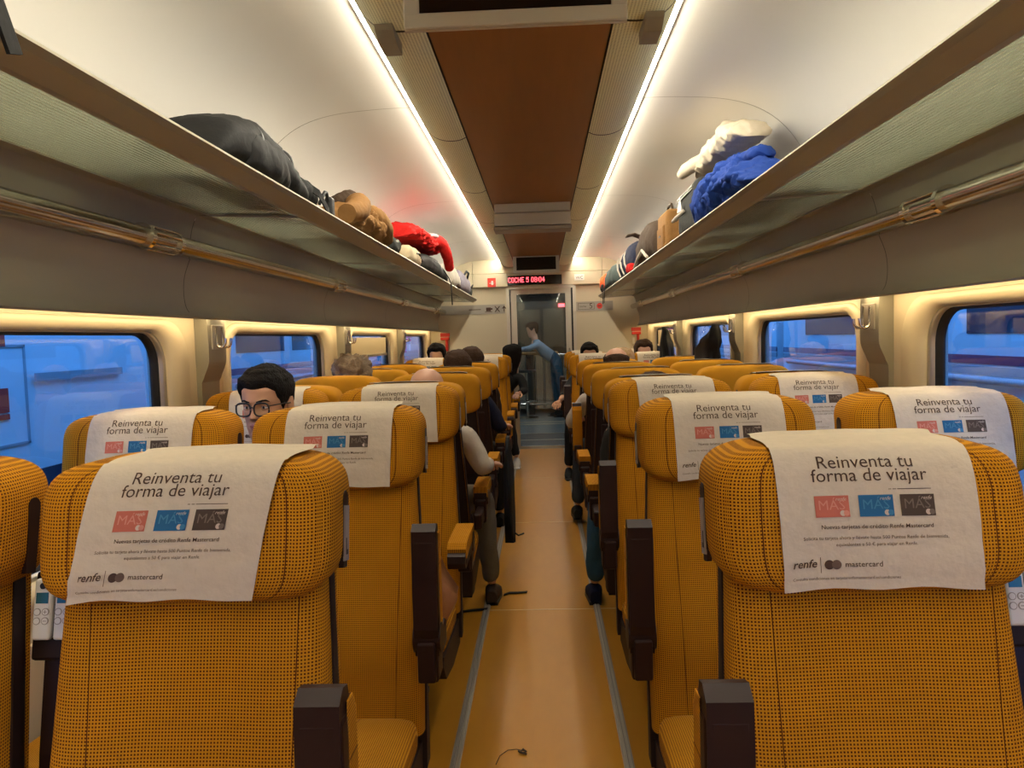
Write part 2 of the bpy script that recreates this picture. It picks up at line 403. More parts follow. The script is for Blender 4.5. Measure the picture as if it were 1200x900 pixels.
# monitors ------------------------------------------------------------
def monitor(y, facing, label):
    r = empty('ceiling_monitor', (0, y, 2.283))
    m = MB(); W, H = 0.50, (0.184 if y < 3 else 0.185)
    sh = [(0.0, 0.0), (0.0, -H), (0.012, -H), (0.10, -0.03), (0.10, 0.0)]
    if facing > 0:   # screen towards the camera
        m.prism(sh, 0, -W / 2, W / 2)
        m.build('housing', M_tv, r)
        b = MB()
        b.bounds((-W / 2, -0.012, -H), (W / 2, 0.0, -H + 0.034), 0, 0.004); b.bounds((-W / 2, -0.012, -0.012), (W / 2, 0.0, 0.0), 0, 0.003)
        b.bounds((-W / 2, -0.012, -H + 0.03), (-W / 2 + 0.035, 0.0, -0.01), 0, 0.003); b.bounds((W / 2 - 0.035, -0.012, -H + 0.03), (W / 2, 0.0, -0.01), 0, 0.003)
        b.build('bezel', M_tv, r)
        s_ = MB(); s_.bounds((-W / 2 + 0.03, -0.005, -H + 0.03), (W / 2 - 0.03, -0.001, -0.008)); s_.build('screen', M_scr, r)
    else:
        m.prism([(0.02, 0.0), (0.02, -0.055), (-0.015, -0.07), (-0.03, -0.150), (0.06, -0.158), (0.12, -0.15), (0.12, 0.0)], 0, -W / 2 + 0.0, W / 2 - 0.0)
        m.build('housing', M_tv, r)
        l = MB(); l.bounds((-W / 2 - 0.004, -0.05, -0.182), (W / 2 + 0.004, 0.13, -0.158), 0, 0.004); l.build('bezel', M_grey, r)
        s_ = MB(); s_.bounds((-W / 2 + 0.03, 0.121, -0.15), (W / 2 - 0.03, 0.126, -0.02)); s_.build('screen', M_scr, r)
    tag(r, label, 'monitor', 'ceiling monitors')
monitor(1.77, 1, 'nearest ceiling monitor cut by the top of the view, dark screen in grey bezel')
monitor(5.10, -1, 'grey back of a ceiling monitor hanging from the middle of the wood panel')
monitor(8.43, 1, 'far dark ceiling monitor hanging just before the red display')

# side coving, racks, tubes ---------------------------------------------
COVE_U = arc([(1.165, 1.885), (1.195, 1.86), (1.215, 1.80), (1.225, 1.72)], 4)
COVE_L = arc([(1.222, 1.72), (1.245, 1.66), (1.252, 1.60), (1.245, 1.545), (1.222, 1.512)], 5)
for k, s in enumerate((-1, 1)):
    nm = 'wall_left' if s < 0 else 'wall_right'
    side = 'over the glasses man' if s < 0 else 'under the blue jacket'
    m = MB()
    yj = [Y0, 0.95, 2.75, 4.55, 6.35, 8.15, Y1]
    for a, b in zip(yj, yj[1:]):
        m.strip([(s * x, z) for x, z in COVE_U], 1, a + 0.002, b - 0.002)
        m.strip([(s * x, z) for x, z in COVE_L], 1, a + 0.002, b - 0.002)
    m.strip([(s * 1.26, 1.9), (s * 1.26, 1.53)], 1, Y0, Y1, 1)
    m.strip([(s * 1.222, 1.512), (s * 1.232, 1.506), (s * 1.262, 1.53)], 1, Y0, Y1, 0)
    struct(m.build('trim_%d' % (4 + k), [M_cove, M_dgrey]))
    # warm lamp strip tucked behind the lip
    m = MB()
    for a, b in zip([Y0 + .1, 1.0, 3.18, 5.33, 7.5], [0.9, 3.05, 5.22, 7.38, Y1 - .1]):
        m.prism([(s * 1.262, 1.520), (s * 1.288, 1.520), (s * 1.288, 1.528), (s * 1.262, 1.528)], 1, a, b)
    tag(m.build('window_light', M_wstrip), 'warm light line above the windows ' + side, 'light', 'window light lines')
    # metal tube with clamps
    r = empty('wall_tube', (s * 1.17, 0, 1.745))
    m = MB(); m.tube([(0, Y0 + .05, 0), (0, Y1 - .05, 0)], 0.031, 20); m.build('tube', M_tube, r)
    for yc in (2.42, 4.55, 6.7, 8.75):
        yc += 0 if s < 0 else -0.13
        c = MB()
        for q in (-0.095, 0.095): c.tube([(0, yc + q - 0.011, 0), (0, yc + q + 0.011, 0)], 0.0410, 20)
        for a in range(6):
            t = a * PI / 3 + 0.3
            c.tube([(0.036 * math.cos(t), yc - 0.09, 0.036 * math.sin(t)), (0.036 * math.cos(t), yc + 0.09, 0.036 * math.sin(t))], 0.0045, 6)
        c.bounds((s * 0.02, yc - 0.03, -0.012), (s * 0.05, yc + 0.03, 0.012))
        c.build('clamp', M_chrome, r)
    tag(r, 'bronze coloured metal tube along the wall panel ' + side, 'tube', 'wall tubes')
    # rack
    r = empty('luggage_rack', (s * 0.95, 0, 1.87))
    X = lambda x: s * (x - 0.95)
    prof = [(0.742, 0.014), (0.750, 0.024), (0.768, 0.026), (0.800, 0.004), (0.812, -0.012), (0.806, -0.022), (0.792, -0.020), (0.752, 0.002)]
    m = MB(); m.prism([(X(x), z) for x, z in prof], 1, Y0, Y1 - 0.12, 0, False); m.build('front_rail', M_rail, r)
    for a, b in zip(yj, yj[1:]):
        g = MB(); g.prism([(X(0.800), -0.014), (X(1.165), 0.008), (X(1.165), 0.014), (X(0.800), -0.006)], 1, a + 0.003, min(b, Y1 - .13) - 0.003)
        g.build('glass_shelf', M_rackg, r)
    m = MB(); m.prism([(X(1.150), 0.004), (X(1.215), 0.0), (X(1.215), 0.028), (X(1.150), 0.022)], 1, Y0, Y1 - 0.02); m.build('rear_rail', M_cove, r)
    for yb in yj[1:-1] + [Y1 - 0.14]:
        b = MB(); b.prism([(X(0.80), -0.018), (X(1.17), 0.001), (X(1.17), 0.012), (X(0.80), -0.004)], 1, yb - 0.008, yb + 0.008); b.build('bracket', M_grey, r)
    tag(r, 'ribbed glass luggage rack with taupe rail ' + ('carrying the black backpack and red jacket' if s < 0 else 'carrying the cream and blue jackets'), 'luggage rack', 'luggage racks')

# side walls with windows -----------------------------------------------
ZW0, ZW1 = 0.80, 1.452
def rrect(y0, y1, z0, z1, r, n=8):
    pts = []
    for cy, cz, a0 in ((y1 - r, z1 - r, 0), (y0 + r, z1 - r, PI / 2), (y0 + r, z0 + r, PI), (y1 - r, z0 + r, 1.5 * PI)):
        for k in range(n + 1):
            a = a0 + PI / 2 * k / n
            pts.append((cy + r * math.cos(a), cz + r * math.sin(a)))
    return pts
def to_rect(p, y0, y1, z0, z1, k, n=8):
    q = k // (n + 1); t = (k % (n + 1)) / n
    c = [(y1, z1), (y0, z1), (y0, z0), (y1, z0)][q]
    if t in (0.5,) or abs(t - 0.5) < 1e-6: return c
    first = t < 0.5
    horiz = {0: not first, 1: first, 2: not first, 3: first}[q]
    return (p[0], c[1]) if horiz else (c[0], p[1])
GL = [(-0.83, 0.62), (1.34, 2.79), (3.45, 4.90), (5.62, 7.07), (7.80, 9.22)]
wn = 0
WINS = {}
for s in (-1, 1):
    sh = 0.0 if s < 0 else -0.11
    wall = MB()
    bays = []
    gl = [(a + sh, b + sh) for a, b in GL]
    for i, (a, b) in enumerate(gl):
        ya = Y0 if i == 0 else (gl[i - 1][1] + a) / 2
        yb = Y1 if i == len(gl) - 1 else (b + gl[i + 1][0]) / 2
        n = 8
        hole = rrect(a - 0.17, b + 0.17, ZW0 - 0.1, ZW1 + 0.055, 0.17, n)
        XW = s * 1.352
        z0b, z1b = 0.0, 1.56
        outer = [to_rect(p, ya, yb, z0b, z1b, k, n) for k, p in enumerate(hole)]
        N = len(hole)
        ring = [[(XW, p[0], p[1]) for p in outer], [(XW, p[0], p[1]) for p in hole]]
        wall.grid(ring, True, 0, False)
        wn += 1
        win = empty('window_%d' % wn, (s * 1.38, (a + b) / 2, ZW0)); struct(win)
        oy, oz = (a + b) / 2, ZW0
        L = lambda pts, x: [(x, p[0] - oy, p[1] - oz) for p in pts]
        fr = MB()
        r0 = rrect(a - 0.17, b + 0.17, ZW0 - 0.1, ZW1 + 0.055, 0.17, n)
        r1 = rrect(a - 0.165, b + 0.165, ZW0 - 0.095, ZW1 + 0.050, 0.165, n)
        r2 = rrect(a - 0.055, b + 0.055, ZW0 - 0.04, ZW1 + 0.018, 0.13, n)
        r3 = rrect(a - 0.045, b + 0.045, ZW0 - 0.03, ZW1 + 0.010, 0.125, n)
        fr.grid([L(r0, s * -0.028), L(r1, s * -0.038), L(r2, s * -0.022), L(r3, s * 0.0)], True, 0, True)
        fr.build('frame', M_cream, win)
        al = MB(); r4 = rrect(a - 0.022, b + 0.022, ZW0 - 0.015, ZW1 + 0.006, 0.12, n)
        al.grid([L(r3, s * 0.0), L(r3, s * -0.004), L(r4, s * -0.002), L(r4, s * 0.02)], True, 0, True); al.build('metal_trim', M_alu, win)
        gk = MB(); r5 = rrect(a + 0.004, b - 0.004, ZW0 + 0.01, ZW1 - 0.003, 0.11, n)
        gk.grid([L(r4, s * 0.012), L(r5, s * 0.024), L(r5, s * 0.034)], True, 0, True); gk.build('gasket', M_black, win)
        g = MB(); r6 = rrect(a, b, ZW0, ZW1, 0.11, n); g.add(L(r6, s * 0.032), [list(range(N))], 0, False); g.build('pane', M_glass, win)
    wall.bounds((s * 1.34, Y0, 0.0), (s * 1.352, Y1, 0.62), 0)
    # solid outer skin keeps the sky out between the windows
    for (a, b) in zip([Y0] + [q[1] + 0.05 for q in gl], [q[0] - 0.05 for q in gl] + [Y1]):
        wall.bounds((s * 1.41, a, 0.0), (s * 1.45, b, 2.5), 1)
    wall.bounds((s * 1.41, Y0, 0.0), (s * 1.45, Y1, ZW0 - 0.06), 1); wall.bounds((s * 1.41, Y0, ZW1 + 0.03), (s * 1.45, Y1, 2.5), 1)
    struct(wall.build('wall_left' if s < 0 else 'wall_right', [M_cream, M_grey]))
    # pillar covers with coat hooks
    for i in range(4):
        yc = (gl[i][1] + gl[i + 1][0]) / 2
        prof = arc([(1.300, 1.525), (1.297, 1.44), (1.297, 1.36), (1.302, 1.325), (1.325, 1.27), (1.333, 1.22), (1.333, 0.9)], 3) + [(1.36, 0.9), (1.36, 1.525)]
        m = MB(); hw = 0.085
        m.prism([(s * x, z) for x, z in prof], 1, yc - hw, yc + hw, 0)
        struct(m.build('trim_%d' % (10 + i + (4 if s > 0 else 0)), M_pill))
        r = empty('coat_hook', (s * 1.297, yc, 1.43))
        p = MB(); p.box((-s * 0.003, 0, 0.01), (0.008, 0.115, 0.10), 0, 0.003)
        p.build('plate', M_grey, r)
        for q in (-0.028, 0.028):
            h = MB()
            pts = [(-s * 0.008, q, 0.05), (-s * 0.010, q, -0.01)]
            for t in range(9):
                aa = PI + PI * t / 8
                pts.append((-s * (0.028 + 0.018 * math.cos(aa)), q, -0.014 + 0.018 * math.sin(aa)))
            pts.append((-s * 0.047, q, 0.004))
            h.tube(pts, 0.0055, 8); h.build('hook', M_chrome, r)
        names = ('nearest', 'second', 'third', 'fourth')
        tag(r, 'metal coat hooks on the %s grey pillar %s' % (names[i], 'of the glasses man side' if s < 0 else 'of the hanging black bag side'), 'coat hook', 'coat hooks')

# roller blinds, pulled part of the way down
def blind(s, y0, y1, z0, label):
    r = empty('roller_blind', (s * 1.392, (y0 + y1) / 2, 1.44))
    L = (y1 - y0) / 2
    m = MB(); m.bounds((-0.003, -L, z0 - 1.44), (0.003, L, 0.0)); m.build('fabric', mat('blind_fabric', (0.62, 0.52, 0.34), 0.7), r)
    b = MB(); b.bounds((-0.012, -L, z0 - 1.462), (0.010, L, z0 - 1.438), 0, 0.004); b.build('bottom_bar', M_alu, r)
    tag(r, label, 'blind', 'roller blinds')
blind(-1, 5.70, 6.99, 1.30, 'cream roller blind half down in the third window behind the curly haired passenger')
blind(1, 7.80, 8.99, 1.28, 'cream roller blind in the window behind the hanging black coat')

# end wall ------------------------------------------------------------
YE = Y1
DX0, DX1, DZ = -0.335, 0.415, 2.00
m = MB()
m.bounds((-1.45, YE, 0), (DX0 - 0.05, YE + 0.06, 2.46)); m.bounds((DX1 + 0.05, YE, 0), (1.45, YE + 0.06, 2.46)); m.bounds((DX0 - 0.05, YE, DZ + 0.03), (DX1 + 0.05, YE + 0.06, 2.46))
# deeper header box with joints
for a, b in ((-1.25, -0.80), (-0.795, 0.80), (0.805, 1.25)):
    m.bounds((a, YE - 0.07, 2.035), (b, YE, 2.195), 0, 0.004)
    m.bounds((a, YE - 0.06, 2.20), (b, YE, 2.45), 0, 0.004)
struct(m.build('wall_far', [M_endw]))
m = MB()
m.bounds((DX0 - 0.055, YE - 0.03, 0), (DX0 - 0.015, YE + 0.08, DZ + 0.035)); m.bounds((DX1 + 0.02, YE - 0.03, 0), (DX1 + 0.06, YE + 0.08, DZ + 0.035)); m.bounds((DX0 - 0.015, YE - 0.03, DZ), (DX1 + 0.02, YE + 0.08, DZ + 0.035))
m.bounds((DX1 + 0.0, YE - 0.02, 0), (DX1 + 0.02, YE + 0.08, DZ), 1)
struct(m.build('trim_20', [M_alu, M_black]))
door = empty('door_1', ((DX0 + DX1) / 2, YE + 0.05, 0)); struct(door)
dw = (DX1 - DX0) / 2
m = MB()
m.bounds((-dw, -0.015, 0), (-dw + 0.07, 0.015, DZ)); m.bounds((dw - 0.07, -0.015, 0), (dw, 0.015, DZ)); m.bounds((-dw + .07, -0.015, DZ - 0.06), (dw - .07, 0.015, DZ)); m.bounds((-dw + .07, -0.015, 0), (dw - .07, 0.015, 0.03))
m.build('frame', M_alu, door)
g = MB(); g.bounds((-dw + 0.07, -0.003, 0.03), (dw - 0.07, 0.003, DZ - 0.06)); g.build('pane', M_dglass, door)
h = MB(); h.tube([(dw - 0.035, -0.02, 0.95), (dw - 0.035, -0.05, 0.97), (dw - 0.035, -0.05, 1.23), (dw - 0.035, -0.02, 1.25)], 0.01, 8); h.build('handle', M_chrome, door)

# text helper: flat mesh of a string, scaled to a width, in (x, y)
_txt = {}
def text_poly(s, shear=0.0, bold=0.0, res=3):
    k = (s, shear, bold, res)
    if k in _txt: return _txt[k]
    c = bpy.data.curves.new('txt', 'FONT'); c.body = s; c.size = 1.0; c.shear = shear; c.offset = bold; c.resolution_u = res; c.fill_mode = 'FRONT'
    o = bpy.data.objects.new('txt', c); COL.objects.link(o)
    dg = bpy.context.evaluated_depsgraph_get(); ev = o.evaluated_get(dg); me = ev.to_mesh()
    vs = [tuple(v.co[:2]) for v in me.vertices]; fs = [tuple(p.vertices) for p in me.polygons]
    ev.to_mesh_clear(); bpy.data.objects.remove(o); bpy.data.curves.remove(c)
    x0 = min(v[0] for v in vs); x1 = max(v[0] for v in vs)
    _txt[k] = ([(v[0] - x0, v[1]) for v in vs], fs, x1 - x0)
    return _txt[k]
def wall_text(mb, s, x, z, y, width, m=0, height=None):
    vs, fs, W = text_poly(s); k = width / W
    mb.add([(x + v[0] * k, y, z + v[1] * k) for v in vs], fs, m, False)

# LED display
FONT5 = {'C': ["01110", "10001", "10000", "10000", "10000", "10001", "01110"], 'O': ["01110", "10001", "10001", "10001", "10001", "10001", "01110"],
         'H': ["10001", "10001", "10001", "11111", "10001", "10001", "10001"], 'E': ["11111", "10000", "10000", "11110", "10000", "10000", "11111"],
         '5': ["11111", "10000", "11110", "00001", "00001", "10001", "01110"], '0': ["01110", "10001", "10001", "10001", "10001", "10001", "01110"],
         '8': ["01110", "10001", "10001", "01110", "10001", "10001", "01110"], '4': ["00010", "00110", "01010", "10010", "11111", "00010", "00010"], ':': ["0", "0", "1", "0", "1", "0", "0"], ' ': ["00"] * 7}
r = empty('led_display', (-0.03, YE - 0.07, 2.105))
m = MB(); m.bounds((-0.335, -0.016, -0.058), (0.335, 0.0, 0.058), 0, 0.004); m.build('case', M_scr, r)
x = -0.325; p = 0.0066
for word in ('COCHE', '5', '08:04'):
    m = MB()
    for ch in word:
        g = FONT5[ch]
        for j, row in enumerate(g):
            for i, b in enumerate(row):
                if b == '1': m.bounds((x + i * p, -0.0175, 0.028 - j * 0.0088), (x + i * p + 0.0058, -0.0162, 0.028 - j * 0.0088 + 0.0078))
        x += (len(g[0]) + 1.1) * p
    x += 3.1 * p
    m.build('lit_lettering', M_led, r)
tag(r, 'black display with glowing red text over the glass door', 'display')
# signs
def sign(name, x, z, w_, h_, mt, label, fn=None, cat='sign', group=None, y=YE - 0.004):
    r = empty(name, (x, y, z))
    m = MB(); m.bounds((-w_ / 2, -0.003, -h_ / 2), (w_ / 2, 0.004, h_ / 2)); m.build('plate', mt, r)
    if fn:
        q = MB(); fn(q); q.build('symbol', [M_ink, M_white, M_red], r)
    tag(r, label, cat, group); return r
M_band = mat('grey_sign_band', (0.36, 0.33, 0.28), 0.5)
def icons(q):
    y = -0.0045
    q.bounds((0.165, y, -0.025), (0.225, y + .001, 0.022)); q.bounds((0.150, y, -0.036), (0.240, y + .001, -0.030)); q.bounds((0.225, y, -0.006), (0.245, y + .001, 0.014))
    for a, b in (((0.275, 0.035), (0.335, -0.035)), ((0.335, 0.035), (0.275, -0.035))):
        q.tube([(a[0], y, a[1]), (b[0], y, b[1])], 0.005, 6)
    q.bounds((0.385, y, -0.035), (0.395, y + .001, 0.03))
    q.add([(0.39, y, 0.040), (0.362, y, 0.005), (0.374, y, 0.002), (0.39, y, 0.02), (0.406, y, 0.002), (0.418, y, 0.005)], [(0, 1, 2, 3), (0, 3, 4, 5)], 0, False)
    q.bounds((-0.05, y, -0.004), (0.10, y + .001, 0.004))
sign('wayfinding_sign', -0.81, 1.765, 0.80, 0.115, M_band, 'grey band with cup, cutlery and arrow symbols on the far wall', icons)
def coche(q):
    y = -0.0045
    for a, b in (((-0.20, 0.036), (0.0, 0.040)), ((-0.20, -0.040), (0.0, -0.036)), ((-0.20, -0.04), (-0.196, 0.04)), ((-0.004, -0.04), (0.0, 0.04))):
        q.bounds((a[0], y, a[1]), (b[0], y + .001, b[1]))
    wall_text(q, 'coche', -0.185, -0.012, y, 0.085); wall_text(q, '5', -0.060, -0.028, y, 0.036)
    n = 20; q.add([(0.065 + 0.036 * math.cos(2 * PI * k / n), y, 0.036 * math.sin(2 * PI * k / n)) for k in range(n)], [tuple(range(n))], 2, False)
    q.bounds((0.045, y - .001, -0.005), (0.085, y, 0.005), 0)
sign('coach_number_sign', 0.70, 1.765, 0.46, 0.115, M_band, 'grey band with coach number and red arrow disc beside the glass door', coche)
def wc(q): wall_text(q, 'WC', -0.045, -0.022, -0.0045, 0.09)
sign('toilet_sign', 0.52, 2.12, 0.12, 0.075, M_white, 'small pale WC sign above the glass door', wc, y=YE - 0.075)
def sm(q):
    q.bounds((-0.03, -0.0045, -0.012), (0.03, -0.0035, -0.006), 1); q.bounds((-0.005, -0.0045, -0.03), (0.02, -0.0035, 0.02), 1)
sign('warning_sticker', -0.56, 2.09, 0.10, 0.11, M_red, 'red square sticker above the glass door', sm, y=YE - 0.075)
for s in (-1, 1):
    r = empty('emergency_hammer', (s * 1.19 + 0.02, YE, 1.38))
    m = MB(); m.bounds((-0.06, -0.006, 0.06), (0.06, 0.0, 0.105)); m.build('plate', M_red, r)
    m = MB(); m.tube([(0.02, -0.022, 0.035), (0.02, -0.022, -0.12)], 0.017, 10); m.box((0.0, -0.022, 0.035), (0.11, 0.034, 0.036), 0, 0.006); m.build('hammer', M_red, r)
    m = MB(); m.bounds((-0.045, -0.012, -0.10), (-0.02, 0.0, -0.02)); m.build('holder', M_white, r)
    tag(r, 'red emergency hammer on the far wall ' + ('below the cup symbol sign' if s < 0 else 'near the hanging black coat'), 'emergency hammer', 'emergency hammers')

# near end wall behind the camera
m = MB(); m.bounds((-1.45, Y0 - 0.06, 0), (1.45, Y0, 2.46)); struct(m.build('wall_near', M_endw))

# vestibule and bar beyond the door ------------------------------------
VY = 15.9
m = MB(); m.bounds((-1.45, Y1, -0.06), (1.45, VY, -0.001)); struct(m.build('floor_bar', M_vfloor))
r = empty('door_mat', (0.03, 10.4, 0))
m = MB(); m.bounds((-0.33, -0.68, 0.0), (0.33, 0.68, 0.006)); m.build('mat_surface', M_dgrey, r)
for y in (-0.70, -0.02, 0.69): m = MB(); m.bounds((-0.36, y - 0.016, 0.0), (0.36, y + 0.016, 0.010)); m.build('cross_bar', M_alu, r)
for x in (-0.35, 0.35): m = MB(); m.bounds((x - 0.014, -0.70, 0.0), (x + 0.014, 0.69, 0.011)); m.build('side_bar', M_alu, r)
tag(r, 'dark green doormat with metal edging at the glass door', 'mat')
for y in (12.3, 12.6): m = MB(); m.bounds((-0.5, y - 0.03, 0.0), (0.5, y + 0.03, 0.010)); struct(m.build('floor_threshold', M_alu))
m = MB(); m.bounds((-1.45, Y1 + .06, 2.30), (1.45, VY, 2.34)); struct(m.build('ceiling_bar', mat('bar_ceiling', (0.30, 0.32, 0.36), 0.5)))
m = MB()
for s in (-1, 1): m.bounds((s * 1.10, Y1 + .06, 0), (s * 1.14, VY, 2.34))
m.bounds((-1.2, VY, 0), (1.2, VY + 0.05, 2.34)); struct(m.build('wall_bar', mat('bar_wall', (0.16, 0.165, 0.16), 0.35)))
for s in (-1, 1):
    m = MB(); m.bounds((s * 0.33, 10.2, 2.285), (s * 0.37, 13.6, 2.298))
    tag(m.build('bar_ceiling_light', M_vlamp), 'pale light line behind the glass door ' + ('above the bar counter end' if s < 0 else 'above the leaning man'), 'light', 'bar light lines')
m = MB(); m.bounds((-0.15, 11.55, 2.02), (0.13, 11.62, 2.285)); tag(m.build('bar_monitor', M_scr), 'small dark monitor seen through the glass door', 'monitor')
r = empty('bar_counter', (-0.10, 14.0, 0))
m = MB(); m.bounds((-0.75, -0.28, 1.09), (0.42, 0.28, 1.13), 0, 0.008); m.build('top', M_bartop, r)
m = MB(); m.bounds((-0.70, 0.10, 0.08), (0.70, 0.24, 1.09), 0, 0.01)
for k in range(9): m.tube([(-0.66 + k * 0.165, 0.085, 0.10), (-0.66 + k * 0.165, 0.085, 1.05)], 0.022, 12)
m.build('front_panel', M_steel, r)
m = MB(); m.bounds((-0.16, -0.1, 0.0), (-0.02, 0.1, 1.09)); m.build('post', M_dgrey, r)
m = MB(); m.tube([(-0.7, -0.2, 0.2), (0.6, -0.2, 0.2)], 0.02, 10); m.build('foot_rail', M_chrome, r)
tag(r, 'steel bar counter with wooden top behind the glass door', 'bar counter')
for (x, z, d, lab) in ((-0.55, 1.13, 0.10, 'white stack of napkins on the bar counter'),):
    m = MB(); m.box((x, 14.0, z + 0.012), (0.42, 0.22, 0.022), 0, 0.005); tag(m.build('napkin_stack', M_white), lab, 'napkins')
r = empty('bar_stool', (-0.24, 13.25, 0))
m = MB(); m.tube([(0, 0, 0.80), (0, 0, 0.84)], 0.17, 20); m.build('seat', M_dgrey, r)
m = MB(); m.tube([(0, 0, 0.01), (0, 0, 0.80)], 0.025, 10); m.tube([(0, 0, 0), (0, 0, 0.02)], 0.19, 20); m.tube([(0.15 * math.cos(a * PI / 8), 0.15 * math.sin(a * PI / 8), 0.3) for a in range(17)], 0.01, 6); m.build('post', M_chrome, r)
tag(r, 'chrome bar stool standing before the bar counter', 'stool')
r = empty('bar_cabinet', (0.1, 15.45, 0))
m = MB(); m.bounds((-1.1, -0.3, 0), (0.9, 0.3, 2.1)); m.build('body', mat('bar_cabinet_body', (0.13, 0.12, 0.10), 0.25, metal=0.4), r)
for k in range(4):
    m = MB(); m.bounds((-0.95 + k * 0.46, -0.32, 1.2), (-0.54 + k * 0.46, -0.30, 1.95), 0, 0.006); m.build('door', mat('bar_cabinet_door', (0.24, 0.21, 0.16), 0.2, metal=0.5), r)
m = MB(); m.bounds((0.28, -0.33, 1.98), (0.40, -0.31, 2.04)); m.build('indicator', M_led, r)
tag(r, 'dark wall of cabinets behind the bar counter', 'cabinet')

# ================================================================== SEATS
LEAN = 0.194
HC, HA, HB, HCz = 1.110, 0.2385, 0.088, 0.114       # headrest centre height and half sizes
def yfront(z): return (z - 1.12) * LEAN
def hr_surf(x, psi, off=0.0):
    """point on the headrest: psi 0 = front middle, 90 = top, 180 = rear; x across"""
    n1 = 4.4; n2 = 5.2
    xx = min(abs(x) / HA, 0.999)
    zm = HCz * (1 - xx ** n1) ** (1 / n1); ym = HB * (1 - xx ** n2) ** (1 / n2)
    c, s_ = math.cos(psi), math.sin(psi)
    y = -(ym + off) * spow(c, 2 / n1); z = (zm + off) * spow(s_, 2 / n1)
    zz = HC + z
    return Vector((x, 0.055 + y + (zz - 1.12) * LEAN, zz))

def seat_meshes():
    M = {}
    # headrest ---------------------------------------------------------
    b = MB(); nu, nv = 56, 26; n1, n2 = 4.4, 5.2
    P = []
    for j in range(nv + 1):
        ph = -PI / 2 + PI * j / nv
        cz, sz = spow(math.cos(ph), 2 / n1), spow(math.sin(ph), 2 / n1)
        row = []
        for i in range(nu):
            th = 2 * PI * i / nu
            x = HA * cz * spow(math.cos(th), 2 / n2); y = HB * cz * spow(math.sin(th), 2 / n2); z = HCz * sz
            # soft wings: sides come forward a little, crease beside the wing
            fx = abs(x) / HA
            if y < 0: y += -0.012 * max(0, fx - 0.45) / 0.55 * (1 - fx ** 6) * 2.0 + 0.005 * math.exp(-((fx - 0.70) / 0.05) ** 2)
            w_ = noise.noise(Vector((x * 9, z * 14, y * 9))) * 0.0035
            zz = HC + z
            row.append((x, 0.055 + y - w_ + (zz - 1.12) * LEAN, zz + w_ * 0.5))
        P.append(row)
    def UV(i, j):
        q = P[min(j, nv)][i % nu]; mid = P[nv // 2][i % nu]
        th = 2 * PI * i / nu
        f_ = math.sin(th)
        if abs(mid[0]) < HA * 0.93: u = mid[0]
        else: u = math.copysign(HA * 0.93 + abs(mid[1] - 0.055 + HB) * 1.0, mid[0])
        return (u, q[2])
    b.grid(P, True, 0, True, UV)
    M['headrest'] = b.mesh('headrest', [M_fab])
    M['headrest_plain'] = b.mesh('headrest_plain', [M_plain])
    # backrest ---------------------------------------------------------
    b = MB(); P = []; NZ = 30; NU = 40
    zs = [0.36 + (1.045 - 0.36) * k / NZ for k in range(NZ + 1)]
    per = []
    for i in range(NU):
        t = i / (NU - 1)
        per.append(t)
    for z in zs:
        hw = 0.232 - 0.019 * max(0.0, (z - 0.62) / 0.40)
        row = []
        for t in per:
            # half loop: rear left -> front -> rear right
            a = -PI * 0.52 + (PI * 1.04) * t
            x = hw * spow(math.sin(a), 2 / 5.0); y = -0.075 * spow(math.cos(a), 2 / 5.0) if math.cos(a) > 0 else 0.03
            fx = x / hw
            y += 0.014 * (1 - fx * fx) ** 2                      # shallow hollow between the bolsters
            y += -0.016 * math.exp(-((z - 0.60) / 0.13) ** 2) * (1 - fx ** 4)   # lumbar swell
            row.append((x, 0.075 + y + yfront(z), z))
        P.append(row)
    def UVb(i, j):
        q = P[j][min(i, NU - 1)]; s_ = 0
        return (q[0] + math.copysign(max(0, q[1] - yfront(q[2]) - 0.02), q[0]), q[2])
    b.grid(P, False, 0, True, UVb)
    M['backrest'] = b.mesh('backrest', [M_back])
    # shell ---------------------------------------------------------
    b = MB(); P = []
    for k in range(15):
        z = 0.26 + (1.03 - 0.26) * k / 14
        hw = 0.237 - 0.022 * max(0.0, (z - 0.62) / 0.41); th = 0.052 if z > 0.5 else 0.052 + (0.5 - z) * 0.25
        row = []
        for i in range(33):
            a = -PI / 2 + PI * i / 32
            row.append((hw * spow(math.sin(a), 2 / 6.0), 0.058 + yfront(z) + th * spow(max(0, math.cos(a)), 2 / 6.0), z))
        P.append(row)
    b.grid(P, False, 0, True); b.add(P[0], [tuple(range(33))[::-1]], 0, False); b.add(P[-1], [tuple(range(33))], 0, False)
    n = 15
    b.grid([[P[k][0] for k in range(n)], [P[k][-1] for k in range(n)]], False, 0, False)
    M['shell'] = b.mesh('shell', [M_brown2])
    # cushion ---------------------------------------------------------
    b = MB(); P = []; nu, nv = 44, 20
    for j in range(nv + 1):
        ph = -PI / 2 + PI * j / nv
        cz, sz = spow(math.cos(ph), 2 / 3.2), spow(math.sin(ph), 2 / 3.2)
        row = []
        for i in range(nu):
            th = 2 * PI * i / nu
            x = 0.228 * cz * spow(math.cos(th), 2 / 7.0); y = 0.232 * cz * spow(math.sin(th), 2 / 7.0); z = 0.062 * sz
            row.append((x, -0.330 + y, 0.385 + z - y * 0.06 - (0.010 * (1 - (x / 0.228) ** 2) if sz > 0.5 else 0)))
        P.append(row)
    def UVc(i, j):
        q = P[j][i % nu]
        return (q[0], q[1] - (q[2] - 0.44) * 1.0)
    b.grid(P, True, 0, True, UVc)
    M['cushion'] = b.mesh('cushion', [M_cush])
    b = MB(); b.prism([(-0.08, 0.23), (-0.08, 0.33), (-0.53, 0.36), (-0.55, 0.335), (-0.49, 0.27), (-0.3, 0.235)], 0, -0.225, 0.225)
    M['seat_pan'] = b.mesh('seat_pan', [M_brown2])
    b = MB()
